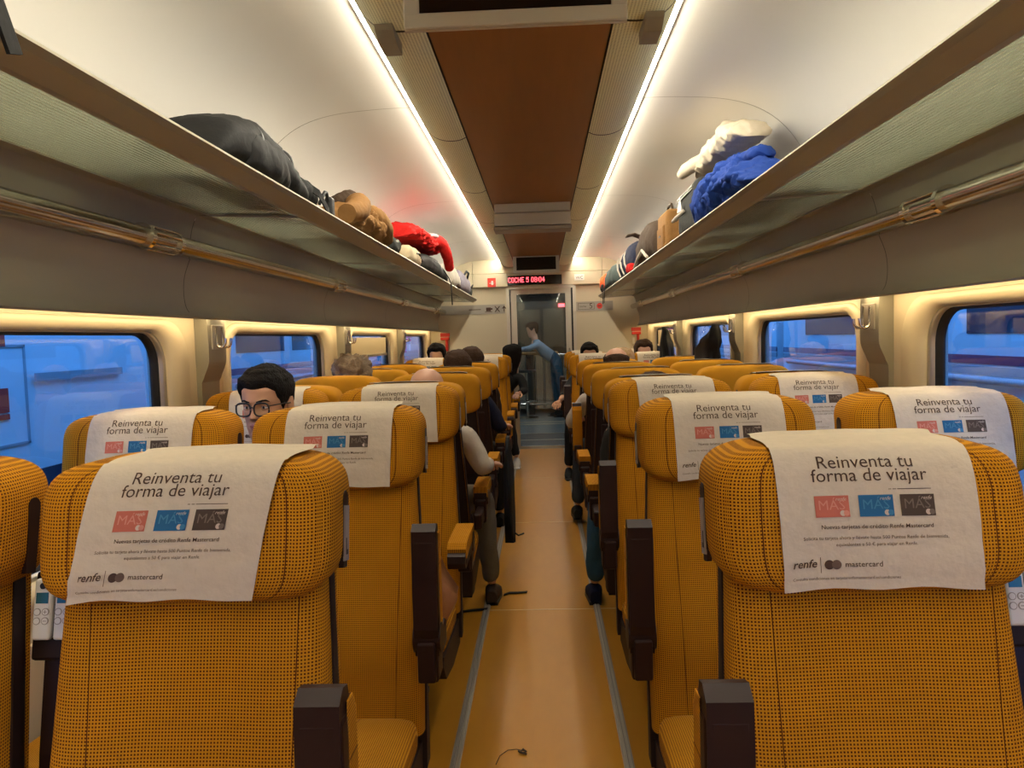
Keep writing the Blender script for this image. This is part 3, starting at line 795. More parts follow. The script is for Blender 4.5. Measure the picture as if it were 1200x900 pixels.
    b.prism([(0.0, 0.0), (-0.34, 0.0), (-0.34, 0.03), (-0.24, 0.25), (-0.08, 0.25), (0.0, 0.03)], 0, -0.06, 0.06); b.bounds((-0.085, -0.36, 0.0), (0.085, 0.0, 0.02))
    M['pedestal'] = b.mesh('pedestal', [M_dgrey])
    # tray on the back
    b = MB(); b.box((0, 0, 0), (0.38, 0.016, 0.26), 0, 0.006, rot=Matrix.Rotation(-math.atan(LEAN), 3, 'X'))
    M['tray_table'] = b.mesh('tray_table', [M_brown])
    b = MB(); b.box((0, 0.012, 0.11), (0.05, 0.012, 0.022), 0, 0.003); M['tray_latch'] = b.mesh('tray_latch', [M_grey])
    # headrest side trim with plate
    b = MB()
    poly = []
    for k in range(13):
        a = PI * k / 12; poly.append((0.015 * math.cos(a), 0.045 + 0.015 * math.sin(a)))
    poly += [(-0.012, -0.066), (0.012, -0.066)]
    b.prism(poly, 0, -0.004, 0.004)
    M['side_trim'] = b.mesh('side_trim', [M_brown])
    b = MB(); b.bounds((-0.0015, -0.0125, -0.055), (0.0015, 0.0125, 0.035)); b.bounds((-0.002, -0.006, -0.045), (0.002, 0.006, -0.037), 1); b.bounds((-0.002, -0.006, -0.045), (0.002, -0.002, -0.018), 1)
    M['seat_plate'] = b.mesh('seat_plate', [M_grey, M_black])
    # armrest in its lowered pose: pivot at origin, arm runs to -y
    b = MB(); L = 0.272
    prof = [(0.05, -0.022), (0.05, 0.018), (-L + 0.02, 0.018), (-L, 0.010), (-L - 0.004, -0.012), (-L + 0.012, -0.034), (-0.02, -0.040)]
    b.prism(prof, 0, -0.030, 0.030); b.box((0, -L * 0.5 + 0.02, -0.012), (0.064, L - 0.02, 0.046), 0, 0.010, 3); M['arm_core'] = b.mesh('arm_core', [M_brown])
    b = MB()
    Pp = []
    pad = [(0.045, 0.0), (0.045, 0.046), (-L * 0.55, 0.050), (-L + 0.045, 0.046), (-L + 0.020, 0.030), (-L + 0.020, 0.0)]
    for x, g in ((-0.032, 0.004), (-0.0315, 0.0), (0.0315, 0.0), (0.032, 0.004)):
        Pp.append([(x, y, z - g) for y, z in pad])
    n = len(pad)
    b.grid(Pp, False, 0, False, lambda i, j: (Pp[j][min(i, n - 1)][0], Pp[j][min(i, n - 1)][1]))
    for x in (-0.032, 0.032):
        b.add([(x, y, z - 0.004) for y, z in pad], [tuple(range(n))], 0, False, [tuple((p[0], p[1]) for p in pad)])
    M['arm_pad'] = b.mesh('arm_pad', [M_fab])
    b = MB(); b.tube([(-0.034, 0, -0.01), (0.034, 0, -0.01)], 0.036, 16); b.box((0, 0.02, -0.065), (0.052, 0.085, 0.11), 0, 0.008); b.box((0.0, -0.036, -0.06), (0.044, 0.02, 0.10), 0, 0.005); b.box((0.0, 0.11, -0.075), (0.034, 0.22, 0.07), 0, 0.008)
    M['arm_pivot'] = b.mesh('arm_pivot', [M_brown])
    return M
SM = seat_meshes()
def child(name, me, parent, loc=(0, 0, 0), rot=(0, 0, 0)):
    o = bpy.data.objects.new(name, me); COL.objects.link(o); o.parent = parent; o.location = loc; o.rotation_euler = rot
    return o
AL = math.atan(LEAN)
def make_seat(side):
    """side: +1/-1 puts the armrest on local +x/-x; 0 leaves it off"""
    r = empty('train_chair')
    child('backrest', SM['backrest'], r); child('headrest', SM['headrest'], r); child('back_shell', SM['shell'], r)
    child('cushion', SM['cushion'], r); child('seat_pan', SM['seat_pan'], r); child('pedestal', SM['pedestal'], r)
    t = child('tray_table', SM['tray_table'], r, (0, 0.118 + yfront(0.80), 0.80)); child('latch', SM['tray_latch'], t, (0, 0, 0.0))
    for sx in (-1, 1):
        st = child('side_trim', SM['side_trim'], r, (sx * 0.2350, 0.060, 1.095), (-AL, 0, 0))
        if side == sx: child('number_plate', SM['seat_plate'], st, (sx * 0.005, 0, 0.0), (0.0, 0, 0))
    if side:
        a = child('armrest', SM['arm_core'], r, (side * 0.270, -0.215, 0.672))
        child('pad', SM['arm_pad'], a); child('pivot', SM['arm_pivot'], r, (side * 0.270, -0.215, 0.672))
    return r
PROTO = {1: make_seat(1), -1: make_seat(-1), 0: make_seat(0)}
UP = -PI / 2 - 0.04      # armrest folded up beside the backrest

SEATS = {}
used = {1: 0, -1: 0, 0: 0}
def place_seat(key, x, y, facing, arm_up, label, group):
    """facing 'F' looks towards the camera, 'A' away from it"""
    blk = -1 if x < 0 else 1
    aisle = abs(x) < 0.8
    side = 0 if not aisle else (-blk if facing == 'F' else blk)
    p = PROTO[side]
    rz = 0.0 if facing == 'F' else PI
    if used[side] == 0: r = p; r.location = (x, y, 0); r.rotation_euler = (0, 0, rz)
    else: r = copy_thing(p, (x, y, 0), rz)
    used[side] += 1
    for c in kids(r):
        if c.name.startswith('armrest'): c.rotation_euler = (UP if arm_up else 0.0, 0, 0)
        if c.name.startswith('headrest'): c.data = SM['headrest_plain' if facing == 'A' else 'headrest']
    tag(r, label, 'train seat', group)
    SEATS[key] = r
    return r
XA, XL_, XR_ = 0.534, 1.068, 1.092
rowsF = [1.19, 2.08, 2.98]; rowsA = [3.33, 4.16, 5.02, 5.88]; rowsG = [7.40, 8.25, 9.05]
NM = ['first', 'second', 'third']
for bx, blk in ((-1, 'on the glasses man side'), (1, 'on the blue jacket side')):
    for i, y in enumerate(rowsF):
        up = not (bx < 0 and i == 2)
        sd = 'glasses man side' if bx < 0 else 'blue jacket side'
        lab = {(-1, 0): 'nearest aisle seat left of the aisle, paper cover hanging askew, armrest folded up',
               (-1, 1): 'second aisle seat left of the aisle, armrest folded up, in front of the glasses man',
               (-1, 2): 'aisle seat with armrest down and a tan backpack on its cushion',
               (1, 0): 'nearest aisle seat right of the aisle, biggest yellow seat with armrest folded up',
               (1, 1): 'second aisle seat right of the aisle, yellow with dark armrest folded up',
               (1, 2): 'third aisle seat right of the aisle, facing back to the camera, armrest up'}[(bx, i)]
        place_seat((bx, 'F', i, 'a'), bx * XA, y, 'F', up, lab, 'seats facing the camera')
        lab = {(-1, 0): 'window seat cut by the frame edge beside the grey handsets',
               (-1, 1): 'window seat beside the first big window, directly before the glasses man',
               (-1, 2): 'window seat behind the head of the glasses man',
               (1, 0): 'window seat at the right frame corner, mostly outside the view',
               (1, 1): 'window seat with tilted paper cover under the nearest window right of the aisle',
               (1, 2): 'window seat before the pillar right of the aisle, third from the camera'}[(bx, i)]
        place_seat((bx, 'F', i, 'w'), (-XL_ if bx < 0 else XR_), y, 'F', False, lab, 'seats facing the camera')
    for i, y in enumerate(rowsA):
        up = (bx > 0 and i in (2,))
        o4 = ['first', 'second', 'third', 'fourth'][i]
        place_seat((bx, 'A', i, 'a'), bx * XA, y, 'A', up, '%s aisle seat turned away from the camera %s, plain headrest back' % (o4, blk), 'seats turned away from the camera')
        place_seat((bx, 'A', i, 'w'), (-XL_ if bx < 0 else XR_), y, 'A', False, '%s window seat turned away from the camera %s, plain headrest back' % (o4, blk), 'seats turned away from the camera')
    for i, y in enumerate(rowsG):
        up = (bx > 0)
        place_seat((bx, 'G', i, 'a'), bx * XA, y, 'F', up, '%s aisle seat of the far rows facing us %s' % (NM[i], blk), 'far seats by the door')
        place_seat((bx, 'G', i, 'w'), (-XL_ if bx < 0 else XR_), y, 'F', False, '%s window seat of the far rows facing us %s' % (NM[i], blk), 'far seats by the door')

# headrest cloths with their printing ------------------------------------
CW, CL = 0.292, 0.226
def cloth_mesh(shear, seed, tiltz=0.0, flap=0.10):
    b = MB(); rnd = random.Random(seed)
    from mathutils.bvhtree import BVHTree
    trees = [BVHTree.FromPolygons([v.co for v in me.vertices], [tuple(p.vertices) for p in me.polygons]) for me in (SM['headrest'], SM['backrest'])]
    def clear(p, gap=0.0032):
        for t_ in trees:
            loc, n, i_, d_ = t_.find_nearest(p)
            if d_ < 0.05:
                sd = (p - loc).dot(n)
                if sd < gap: p = p + n * (gap - sd)
        return p
    # columns of arc-length polylines
    NC = 13; cols = []
    for c in range(NC):
        x = -CW / 2 + CW * c / (NC - 1)
        pts = []
        for k in range(31):
            psi = math.radians(172 - 172 * k / 30)
            pts.append(hr_surf(x, psi, 0.0045))
        # wings come forward a little: keep the cloth clear of them
        fx = abs(x) / HA
        pts = [Vector((p.x, p.y - (0.010 * max(0, fx - 0.45) / 0.55 + 0.002 if k > 15 else 0), p.z)) for k, p in enumerate(pts)]
        last = pts[-1]
        for k in range(1, 10): pts.append(Vector((last.x, last.y - 0.0012 * k + 0.00, last.z - 0.017 * k)))
        d = [0.0]
        for p, q in zip(pts, pts[1:]): d.append(d[-1] + (q - p).length)
        # arc length at the front shoulder (psi = 62 deg) is s = 0
        s0 = d[19]
        cols.append((pts, [v - s0 for v in d]))
    def S(u, s_, off=0.0):
        u2 = max(-CW / 2, min(CW / 2, u))
        t = (u2 + CW / 2) / CW * (NC - 1); c = min(int(t), NC - 2); f_ = t - c
        def at(col):
            pts, d = col
            for k in range(len(d) - 1):
                if s_ <= d[k + 1] or k == len(d) - 2:
                    q = (s_ - d[k]) / max(1e-6, d[k + 1] - d[k]); return pts[k].lerp(pts[k + 1], q), (pts[k + 1] - pts[k]).normalized()
        (pa, ta), (pb, tb) = at(cols[c]), at(cols[c + 1])
        p = pa.lerp(pb, f_); t_ = ta.lerp(tb, f_).normalized()
        n = Vector((1, 0, 0)).cross(t_)
        w_ = noise.noise(Vector((u * 11 + seed, s_ * 9, seed * 1.7))) * 0.0022 + 0.0022
        if n.y > 0 and s_ > 0: n = -n
        if s_ <= 0 and n.z < 0 and n.y < 0: n = -n
        return clear(p + n * w_ + Vector((shear * s_, 0, 0))) + n * off
    # the sheet (front + back faces)
    NS = 44; NU = 16
    sA = -0.108
    rows = [sA + (CL + 0.0 - sA) * j / NS for j in range(NS + 1)]
    P = [[S(-CW / 2 + CW * i / NU, s_ + (0.006 * math.sin(i * 0.9 + seed) if j == NS else 0) * 0.3) for i in range(NU + 1)] for j, s_ in enumerate(rows)]
    b.grid(P, False, 0, True)
    E = 0.0011
    def place(pts2, faces, mt, e=0.0):
        b.add([S(x, y, E + e) for x, y in pts2], faces, mt, False)
    Z = CW / 905.0
    def U(px): return (px - 452) * Z
    def V(py): return py * CL / 720.0
    def txt(s_, x0, x1, base, mt, sh=0.0, bold=0.0, res=2, e=0.0):
        vs, fs, W = text_poly(s_, sh, bold, res); k = (x1 - x0) / W * Z
        place([(U(x0) + v[0] * k, V(base) - v[1] * k * 0.97) for v in vs], fs, mt, e)
    def patch(x0, y0, x1, y1, mt, nx=5, ny=4, e=0.0):
        vs = [(U(x0 + (x1 - x0) * i / nx), V(y0 + (y1 - y0) * j / ny)) for j in range(ny + 1) for i in range(nx + 1)]
        fs = [(j * (nx + 1) + i, (j + 1) * (nx + 1) + i, (j + 1) * (nx + 1) + i + 1, j * (nx + 1) + i + 1) for j in range(ny) for i in range(nx)]
        b.add([S(x, y, E + e) for x, y in vs], fs, mt, False)
    def disc(cx, cy, r, mt, e=0.0, n=24):
        vs = [(U(cx + r * math.cos(2 * PI * k / n)), V(cy) + r * Z * math.sin(2 * PI * k / n)) for k in range(n)]
        b.add([S(x, y, E + e) for x, y in vs], [tuple(range(n))], mt, False)
    txt('Reinventa tu', 200, 634, 150, 1, 0, 0.0, 3)
    txt('forma de viajar', 163, 690, 213, 1, 0, 0.0, 3)
    patch(545, 252, 700, 255, 1, 6, 1); patch(505, 252, 518, 255, 1, 1, 1); patch(524, 252, 540, 255, 1, 1, 1)
    for x0, mt, m2 in ((165, 3, 7), (365, 4, 8), (553, 5, 9)):
        patch(x0, 279, x0 + 156, 380, mt)
        txt('MÁS', x0 + 18, x0 + 136, 345, m2, 0, 0, 2, 0.0006); txt('renfe', x0 + 96, x0 + 144, 303, 6, 0.3, 0, 2, 0.0006)
        disc(x0 + 124, 362, 13, 6, 0.0006); disc(x0 + 140, 362, 13, m2, 0.0009)
    txt('Nuevas tarjetas de crédito Renfe Mastercard', 186, 693, 434, 1, 0, 0.004)
    txt('Solicita tu tarjeta ahora y llévate hasta 500 Puntos Renfe de bienvenida,', 100, 760, 484, 2, 0, 0.0)
    txt('equivalentes a 50 € para viajar en Renfe.', 247, 617, 516, 2)
    txt('renfe', 42, 155, 612, 1, 0.25, 0.012); patch(170, 566, 173, 640, 2, 1, 3)
    disc(210, 602, 22, 1); disc(243, 602, 22, 2, 0.0003); txt('mastercard', 283, 451, 614, 1)
    txt('Consulta condiciones en tarjetarenfemastercard.es/condiciones', 40, 530, 672, 2)
    return b.mesh('headrest_cover', [M_paper, M_ink, M_ink2, M_cred, M_cblue, M_cgrey, M_cwht, M_cred2, M_cblue2, M_cgrey2])
CM = [cloth_mesh(0.03, 1), cloth_mesh(-0.20, 2), cloth_mesh(-0.05, 3), cloth_mesh(0.07, 4)]
def cover(key, var, dx, rz, label, group='paper headrest covers'):
    s_ = SEATS[key]
    o = bpy.data.objects.new('headrest_cover', CM[var]); COL.objects.link(o)
    o.matrix_world = Matrix.Translation(s_.location) @ Matrix.Rotation(s_.rotation_euler.z, 4, 'Z') @ Matrix.Translation((dx, 0, 0))
    tag(o, label, 'headrest cover', group)
cover((-1, 'F', 0, 'a'), 1, 0.018, 0, 'askew printed paper cover on the nearest seat left of the aisle')
cover((1, 'F', 0, 'a'), 0, -0.004, 0, 'largest printed paper cover, on the nearest seat right of the aisle')
cover((-1, 'F', 1, 'a'), 2, 0.02, 0, 'printed paper cover on the aisle seat before the tan backpack')
cover((-1, 'F', 1, 'w'), 2, 0.005, 0, 'printed paper cover beside the first big window, before the glasses man')
cover((1, 'F', 1, 'a'), 0, -0.006, 0, 'printed paper cover on the second aisle seat right of the aisle')
cover((1, 'F', 1, 'w'), 3, 0.01, 0, 'printed paper cover under the nearest window right of the aisle')
cover((-1, 'F', 2, 'a'), 0, 0.01, 0, 'printed paper cover in front of the bald scalp left of the aisle')
cover((-1, 'F', 2, 'w'), 0, 0.022, 0, 'paper cover partly hidden behind the head of the glasses man')
cover((1, 'F', 2, 'a'), 3, 0.01, 0, 'printed paper cover half hidden on the third aisle seat right of the aisle')
cover((1, 'F', 2, 'w'), 0, -0.01, 0, 'printed paper cover on the window seat before the grey pillar')
for bx in (-1, 1):
    for i in range(4):
        for w_ in 'aw':
            if (bx, i, w_) in ((-1, 1, 'w'), (-1, 0, 'w')): continue
            o4 = ['first', 'second', 'third', 'fourth'][i]
            cover((bx, 'A', i, w_), 0, 0.02 * (-1) ** i, 0, 'white cover edge over the %s turned-away %s seat on the %s side' % (o4, 'aisle' if w_ == 'a' else 'window', 'glasses man' if bx < 0 else 'blue jacket'))
    for i in range(3):
        for w_ in 'aw':
            if i == 2 and bx < 0: continue
            cover((bx, 'G', i, w_), 0, 0.0, 0, 'small distant cover on the %s far %s seat on the %s side' % (NM[i], 'aisle' if w_ == 'a' else 'window', 'glasses man' if bx < 0 else 'blue jacket'))

# handset consoles between the nearest seat pairs -------------------------
def console(x, y, label):
    r = empty('handset_console', (x, y, 0))
    R = Matrix.Rotation(-0.22, 3, 'X')
    m = MB(); m.prism([(-0.10, 0.28), (0.02, 0.28), (0.06, 0.90), (0.05, 0.98), (0.012, 0.98), (-0.04, 0.72)], 0, -0.026, 0.026); m.build('column', M_brown, r)
    m = MB(); m.box((0, 0.006, 0.945), (0.090, 0.022, 0.150), 0, 0.006, rot=R); m.build('holder', M_brown2, r)
    for q in (-0.0185, 0.0185):
        h = MB(); h.box((0, 0, 0), (0.032, 0.014, 0.102), 0, 0.005, 3)
        ho = h.build('handset', M_white, r, (q, -0.013, 0.962)); ho.rotation_euler = (-0.22, 0, 0)
        d = MB(); d.tube([(0, -0.0065, 0.039), (0, -0.0080, 0.039)], 0.0055, 14); d.build('jack', M_black, ho)
        d = MB(); d.bounds((-0.0105, -0.0082, 0.010), (0.0105, -0.0068, 0.028)); d.build('screen', mat('teal_lcd', (0.03, 0.11, 0.115), 0.2), ho)
        for bx in (-0.0072, 0.0072):
            for bz in (-0.004, -0.019):
                d = MB(); d.tube([(bx, -0.0065, bz), (bx, -0.0082, bz)], 0.0063, 14)
                d.tube([(bx, -0.0082, bz), (bx, -0.0086, bz)], 0.0050, 14, 1)
                if bx > 0: d.bounds((bx - 0.003, -0.0090, bz - 0.0006), (bx + 0.003, -0.0086, bz + 0.0006), 0)
                if bx > 0 and bz > -0.01: d.bounds((bx - 0.0006, -0.0090, bz - 0.003), (bx + 0.0006, -0.0086, bz + 0.003), 0)
                d.build('button', [M_grey, M_white], ho)
    tag(r, label, 'handset console', 'handset consoles')
console(-0.804, 1.268, 'pair of pale handsets with teal screens in a dark console by the frame edge, left')
console(0.812, 1.268, 'pale handset console at the right frame edge beside the nearest seat')

# ================================================================== OUTSIDE
M_tw = mat('white_train_paint', (0.72, 0.74, 0.76), 0.25)
M_tdk = mat('train_window_band', (0.03, 0.04, 0.07), 0.08)
M_tpu = mat('purple_train_stripe', (0.16, 0.03, 0.10), 0.3)
M_tgr = mat('grey_train_stripe', (0.34, 0.34, 0.36), 0.4)
def carriage(s, xf, y0, y1, plain, label):
    r = empty('train_carriage', (s * xf, (y0 + y1) / 2, -1.0))
    L = (y1 - y0) / 2
    X = lambda d: s * d
    prof = [(X(0.35), -0.1), (X(0.05), 0.2), (X(0.0), 0.8), (X(0.0), 2.55), (X(0.10), 2.95), (X(0.45), 3.35), (X(1.1), 3.55), (X(2.6), 3.55), (X(2.6), -0.1)]
    m = MB(); m.prism(prof, 1, -L, L, 0, False); m.build('body', M_tw, r)
    b = MB(); b.bounds((X(0.02), -L + 0.02, -0.15), (X(-0.012), L - 0.02, 1.69 if plain else 1.60), 0); b.build('lower_panel', M_tdk if plain else M_tw, r)
    if not plain:
        k = 0; yy = -L + 0.4
        while yy + 1.5 < L:
            w_ = MB(); w_.bounds((X(0.01), yy, 2.33), (X(-0.006), yy + 1.45, 2.53)); w_.build('window', M_tdk, r); yy += 1.75
        for z0, z1, mt in ((2.11, 2.175, M_tpu), (2.035, 2.095, M_tgr)):
            t = MB(); t.bounds((X(0.01), -L, z0), (X(-0.007), L, z1)); t.build('stripe', mt, r)
        t = MB(); t.tube([(X(-0.04), -L + 0.3, 2.00), (X(-0.04), L - 0.3, 2.00)], 0.028, 10); t.build('grab_rail', M_tgr, r)
    else:
        t = MB(); t.bounds((X(-0.02), 4.52 - (y0 + y1) / 2, 2.225), (X(-0.03), 5.48 - (y0 + y1) / 2, 2.275)); t.build('grab_rail', M_tgr, r)
        o = -(y0 + y1) / 2
        h = MB()
        for a, b_ in (((3.3, 1.86), (4.47, 1.875)), ((3.3, 2.435), (4.47, 2.45)), ((4.455, 1.86), (4.47, 2.45))):
            h.bounds((X(0.0), a[0] + o, a[1]), (X(-0.008), b_[0] + o, b_[1]))
        h.build('hatch_frame', M_tgr, r)
        for z0, z1 in ((2.06, 2.20), (2.02, 2.05), (2.44, 2.6)):
            q = MB(); q.bounds((X(0.0), 4.12 + o, z0), (X(-0.010), 4.30 + o, z1)); q.build('red_label', M_red, r)
    tag(r, label, 'train carriage', 'trains on the next tracks')
carriage(-1, 3.05, -3.0, 6.95, True, 'plain white carriage with grey grab bar outside the big window before the glasses man')
carriage(-1, 3.05, 7.25, 21.0, False, 'white striped carriage outside the second window, beyond the plain carriage')
carriage(1, 3.20, 0.5, 10.2, False, 'white carriage with dark stripe outside the nearest window right of the aisle')
carriage(1, 3.20, 10.5, 24.0, False, 'farther white striped carriage outside the window behind the hanging black bag')
m = MB(); m.bounds((-14, -8, -1.12), (14, 40, -1.0)); struct(m.build('ground', mat('track_bed', (0.05, 0.05, 0.05), 0.9)))

# ================================================================== PEOPLE
HK = [(-0.12, .064, .056, .064), (-0.06, .058, .050, .060), (-0.018, .056, .056, .060), (0.0, .053, .082, .060), (0.02, .057, .093, .060), (0.05, .064, .096, .064),
      (0.08, .069, .096, .076), (0.11, .0725, .096, .089), (0.14, .0755, .098, .097), (0.17, .076, .096, .099), (0.195, .069, .086, .093), (0.215, .054, .066, .074), (0.228, .034, .042, .048), (0.235, .014, .018, .02), (0.2365, .0008, .001, .001)]
def head_pt(th, z, feat=True):
    """th 0 = face front (-y), increasing to the +x side"""
    w_, f_, b_ = lerp_keys(HK, z)
    sx, cy = math.sin(th), math.cos(th)
    e = 2 / 2.25
    x = w_ * spow(sx, e); y = -(f_ if cy > 0 else b_) * spow(cy, e)
    if feat and cy > 0 and 0 < z < 0.2:
        g = lambda a, s_: math.exp(-(a / s_) ** 2)
        nz = max(0, min(1, (0.128 - z) / 0.046)) if z > 0.082 else max(0, 1 - (0.082 - z) / 0.012)
        y -= 0.024 * nz * g(x, 0.0095 + 0.004 * nz) + 0.006 * g(abs(x) - 0.013, 0.007) * g(z - 0.082, 0.007)
        y += 0.011 * g(abs(x) - 0.031, 0.016) * g(z - 0.117, 0.012)
        y -= 0.004 * g(abs(x) - 0.030, 0.022) * g(z - 0.136, 0.008)
        y -= 0.0045 * g(abs(x) - 0.045, 0.018) * g(z - 0.095, 0.016)
        y -= 0.006 * g(x, 0.021) * (g(z - 0.0535, 0.0045) + 1.15 * g(z - 0.0435, 0.0050)) - 0.0055 * g(x, 0.024) * g(z - 0.0485, 0.0018)
        y -= 0.006 * g(x, 0.018) * g(z - 0.013, 0.012)
        y += 0.003 * g(x, 0.022) * g(z - 0.030, 0.005)
    return Vector((x, y, z))
def head_geo(mb, mskin=0, mlip=1, meye=2, miris=3, hi=True, look=(0, 0), z0=-0.12):
    nu = 84 if hi else 36
    ths = []
    for i in range(nu):
        t = 2 * PI * i / nu; ths.append(t - 0.45 * math.sin(t) if hi else t)
    zs = []; n = 96 if hi else 30
    for j in range(n + 1): zs.append(z0 + (0.2365 - z0) * (1 - (1 - j / n) ** 1.15))
    P = [[head_pt(t, z, hi) for t in ths] for z in zs]
    def mf(i, j):
        p = P[j][i]
        return mlip if hi and p.y < 0 and abs(p.x) < 0.023 * (1 - ((p.z - 0.0485) / 0.0125) ** 2) and abs(p.z - 0.0485) < 0.0115 else mskin
    mb.grid(P, True, 0, True, None, mf)
    for sx in (-1, 1):       # ears
        Q = []
        for j in range(9):
            t = j / 8; z = 0.085 + 0.058 * t; wd = 0.016 * math.sin(PI * (0.12 + 0.80 * t)); th_ = 0.007
            Q.append([(sx * (0.0735 + th_ * math.sin(a) * 0.8 + 0.010 * (0.5 - 0.5 * math.cos(a))), 0.012 + 0.006 * t - wd * math.cos(a), z) for a in [2 * PI * k / 12 for k in range(12)]])
        mb.grid(Q, True, mskin); mb.add(Q[-1], [tuple(range(12))], mskin); mb.add(Q[0], [tuple(range(12))[::-1]], mskin)
        if hi:
            c = Vector((sx * 0.0315, -0.0755, 0.1165))
            mb.sphere(c, (0.0145, 0.0125, 0.0088), meye, 18, 12)
            mb.sphere(c + Vector((look[0], -0.0085, look[1])), (0.0058, 0.0046, 0.0058), miris, 14, 8)
            for dz, rr in ((0.0075, 0.0034), (-0.0072, 0.0026)):   # lids
                mb.tube([c + Vector((0.0155 * q, -0.0105 + 0.006 * q * q, dz * (1 - 0.75 * q * q))) for q in (-1, -.6, -.2, .2, .6, 1)], [rr * .5, rr, rr, rr, rr, rr * .5], 8, mskin)
HAIRLINE = {'short': [(0, .178), (.55, .183), (.9, .172), (1.12, .135), (1.35, .098), (1.5, .118), (1.75, .132), (2.0, .07), (2.4, .03), (PI, .022)],
            'bald': [(0, .21), (1.1, .18), (1.35, .105), (1.5, .118), (1.75, .132), (2.0, .07), (2.4, .03), (PI, .022)],
            'long': [(0, .182), (.6, .183), (.95, .165), (1.15, .08), (1.35, -.05), (1.7, -.14), (2.4, -.17), (PI, -.18)]}
def hair_geo(mb, style, thick=0.018, top=0.030, seed=0.0, rough=0.008, freq=28):
    nu, nv = 60, 30; keys = HAIRLINE['bald' if style == 'bald' else 'long' if style == 'long' else 'short']
    C = Vector((0, 0.005, 0.12)); P = []
    for j in range(nv + 1):
        t = j / nv; row = []
        for i in range(nu):
            th = 2 * PI * i / nu; a = abs(th if th <= PI else th - 2 * PI)
            zh = lerp_keys(keys, a)[0]
            zt = 0.236
            if style == 'bald': zt = max(zh + 0.004, 0.176 - 0.03 * math.cos(a)) if a > 1.05 else zh + 0.004
            z = zt + (zh - zt) * (t ** 0.9)
            p = head_pt(th, max(z, -0.119), False)
            if z < -0.119: p.z = z
            edge = min(1.0, (1 - t) * 5.0) * (min(1.0, t * 6) if style == 'bald' else 1.0)
            off = thick + (top - thick) * max(0, min(1, (z - 0.14) / 0.08)) * (1.0 if a < 1.9 else 0.8)
            if style == 'bald': off = thick
            nz = noise.noise(Vector((p.x * freq + seed, p.y * freq, p.z * freq))) * rough + noise.noise(Vector((p.x * freq * 3, p.y * freq * 3 + seed, p.z * freq))) * rough * 0.5
            d = (p - C).normalized()
            k = -0.005 + (off + 0.005 + nz) * math.sqrt(edge)
            row.append(p + d * k)
        P.append(row)
    mb.grid(P, True)
    mb.add(P[0], [tuple(range(nu))], 0); mb.add(P[-1], [tuple(range(nu))[::-1]], 0)

def skin_geo(mb, pts, edges, radii, root=0, m=0, sub=2):
    me = bpy.data.meshes.new('sk'); me.from_pydata([tuple(p) for p in pts], edges, []); o = bpy.data.objects.new('sk', me); COL.objects.link(o)
    md = o.modifiers.new('s', 'SKIN'); md.use_smooth_shade = True
    for i, r in enumerate(radii):
        sv = me.skin_vertices[0].data[i]; sv.radius = r if isinstance(r, tuple) else (r, r); sv.use_root = (i == root)
    ss = o.modifiers.new('b', 'SUBSURF'); ss.levels = sub; ss.render_levels = sub
    dg = bpy.context.evaluated_depsgraph_get(); ev = o.evaluated_get(dg); t = ev.to_mesh()
    vs = [v.co.copy() for v in t.vertices]; fs = [tuple(p.vertices) for p in t.polygons]
    ev.to_mesh_clear(); bpy.data.objects.remove(o); bpy.data.meshes.remove(me)
    mb.add(vs, fs, m, True)
def arm_chain(side, sh, el, wr, tip):
    return [Vector(sh), (Vector(sh) + Vector(el)) / 2, Vector(el), (Vector(el) + Vector(wr)) / 2, Vector(wr)]
def hand_geo(mb, wrist, direc, up, side, m=0, curl=0.35, s_=1.0):
    """palm, four fingers and a thumb from the wrist along direc; up is the back of the hand"""
    d = Vector(direc).normalized(); u = (Vector(up) - Vector(up).dot(d) * d).normalized(); l = d.cross(u) * side
    w_ = Vector(wrist)
    pts = [w_, w_ + d * 0.045 * s_, w_ + d * 0.085 * s_]; ed = [(0, 1), (1, 2)]; rad = [(0.024 * s_, 0.019 * s_), (0.036 * s_, 0.016 * s_), (0.040 * s_, 0.014 * s_)]
    skin_geo(mb, pts, ed, [0.022 * s_, 0.028 * s_, 0.026 * s_], 0, m, 1)
    for k, (o, L) in enumerate(((-0.030, 0.070), (-0.010, 0.080), (0.010, 0.075), (0.028, 0.058))):
        b = w_ + (d * 0.070 + l * o) * s_; q = [b]; dd = d.copy()
        for j in range(3):
            a = curl * (0.6 + 0.5 * j); dd = (dd * math.cos(a) - u * math.sin(a)).normalized()
            uu = u; q.append(q[-1] + dd * L * s_ * (0.42, 0.33, 0.28)[j])
        skin_geo(mb, q, [(0, 1), (1, 2), (2, 3)], [0.0105 * s_, 0.0095 * s_, 0.0085 * s_, 0.007 * s_], 0, m, 1)
    b = w_ + (d * 0.02 - l * 0.022) * s_; q = [b, b + (d * 0.025 - l * 0.028 - u * 0.008) * s_, b + (d * 0.055 - l * 0.034 - u * 0.016) * s_, b + (d * 0.078 - l * 0.030 - u * 0.022) * s_]
    skin_geo(mb, q, [(0, 1), (1, 2), (2, 3)], [0.014 * s_, 0.012 * s_, 0.0105 * s_, 0.008 * s_], 0, m, 1)

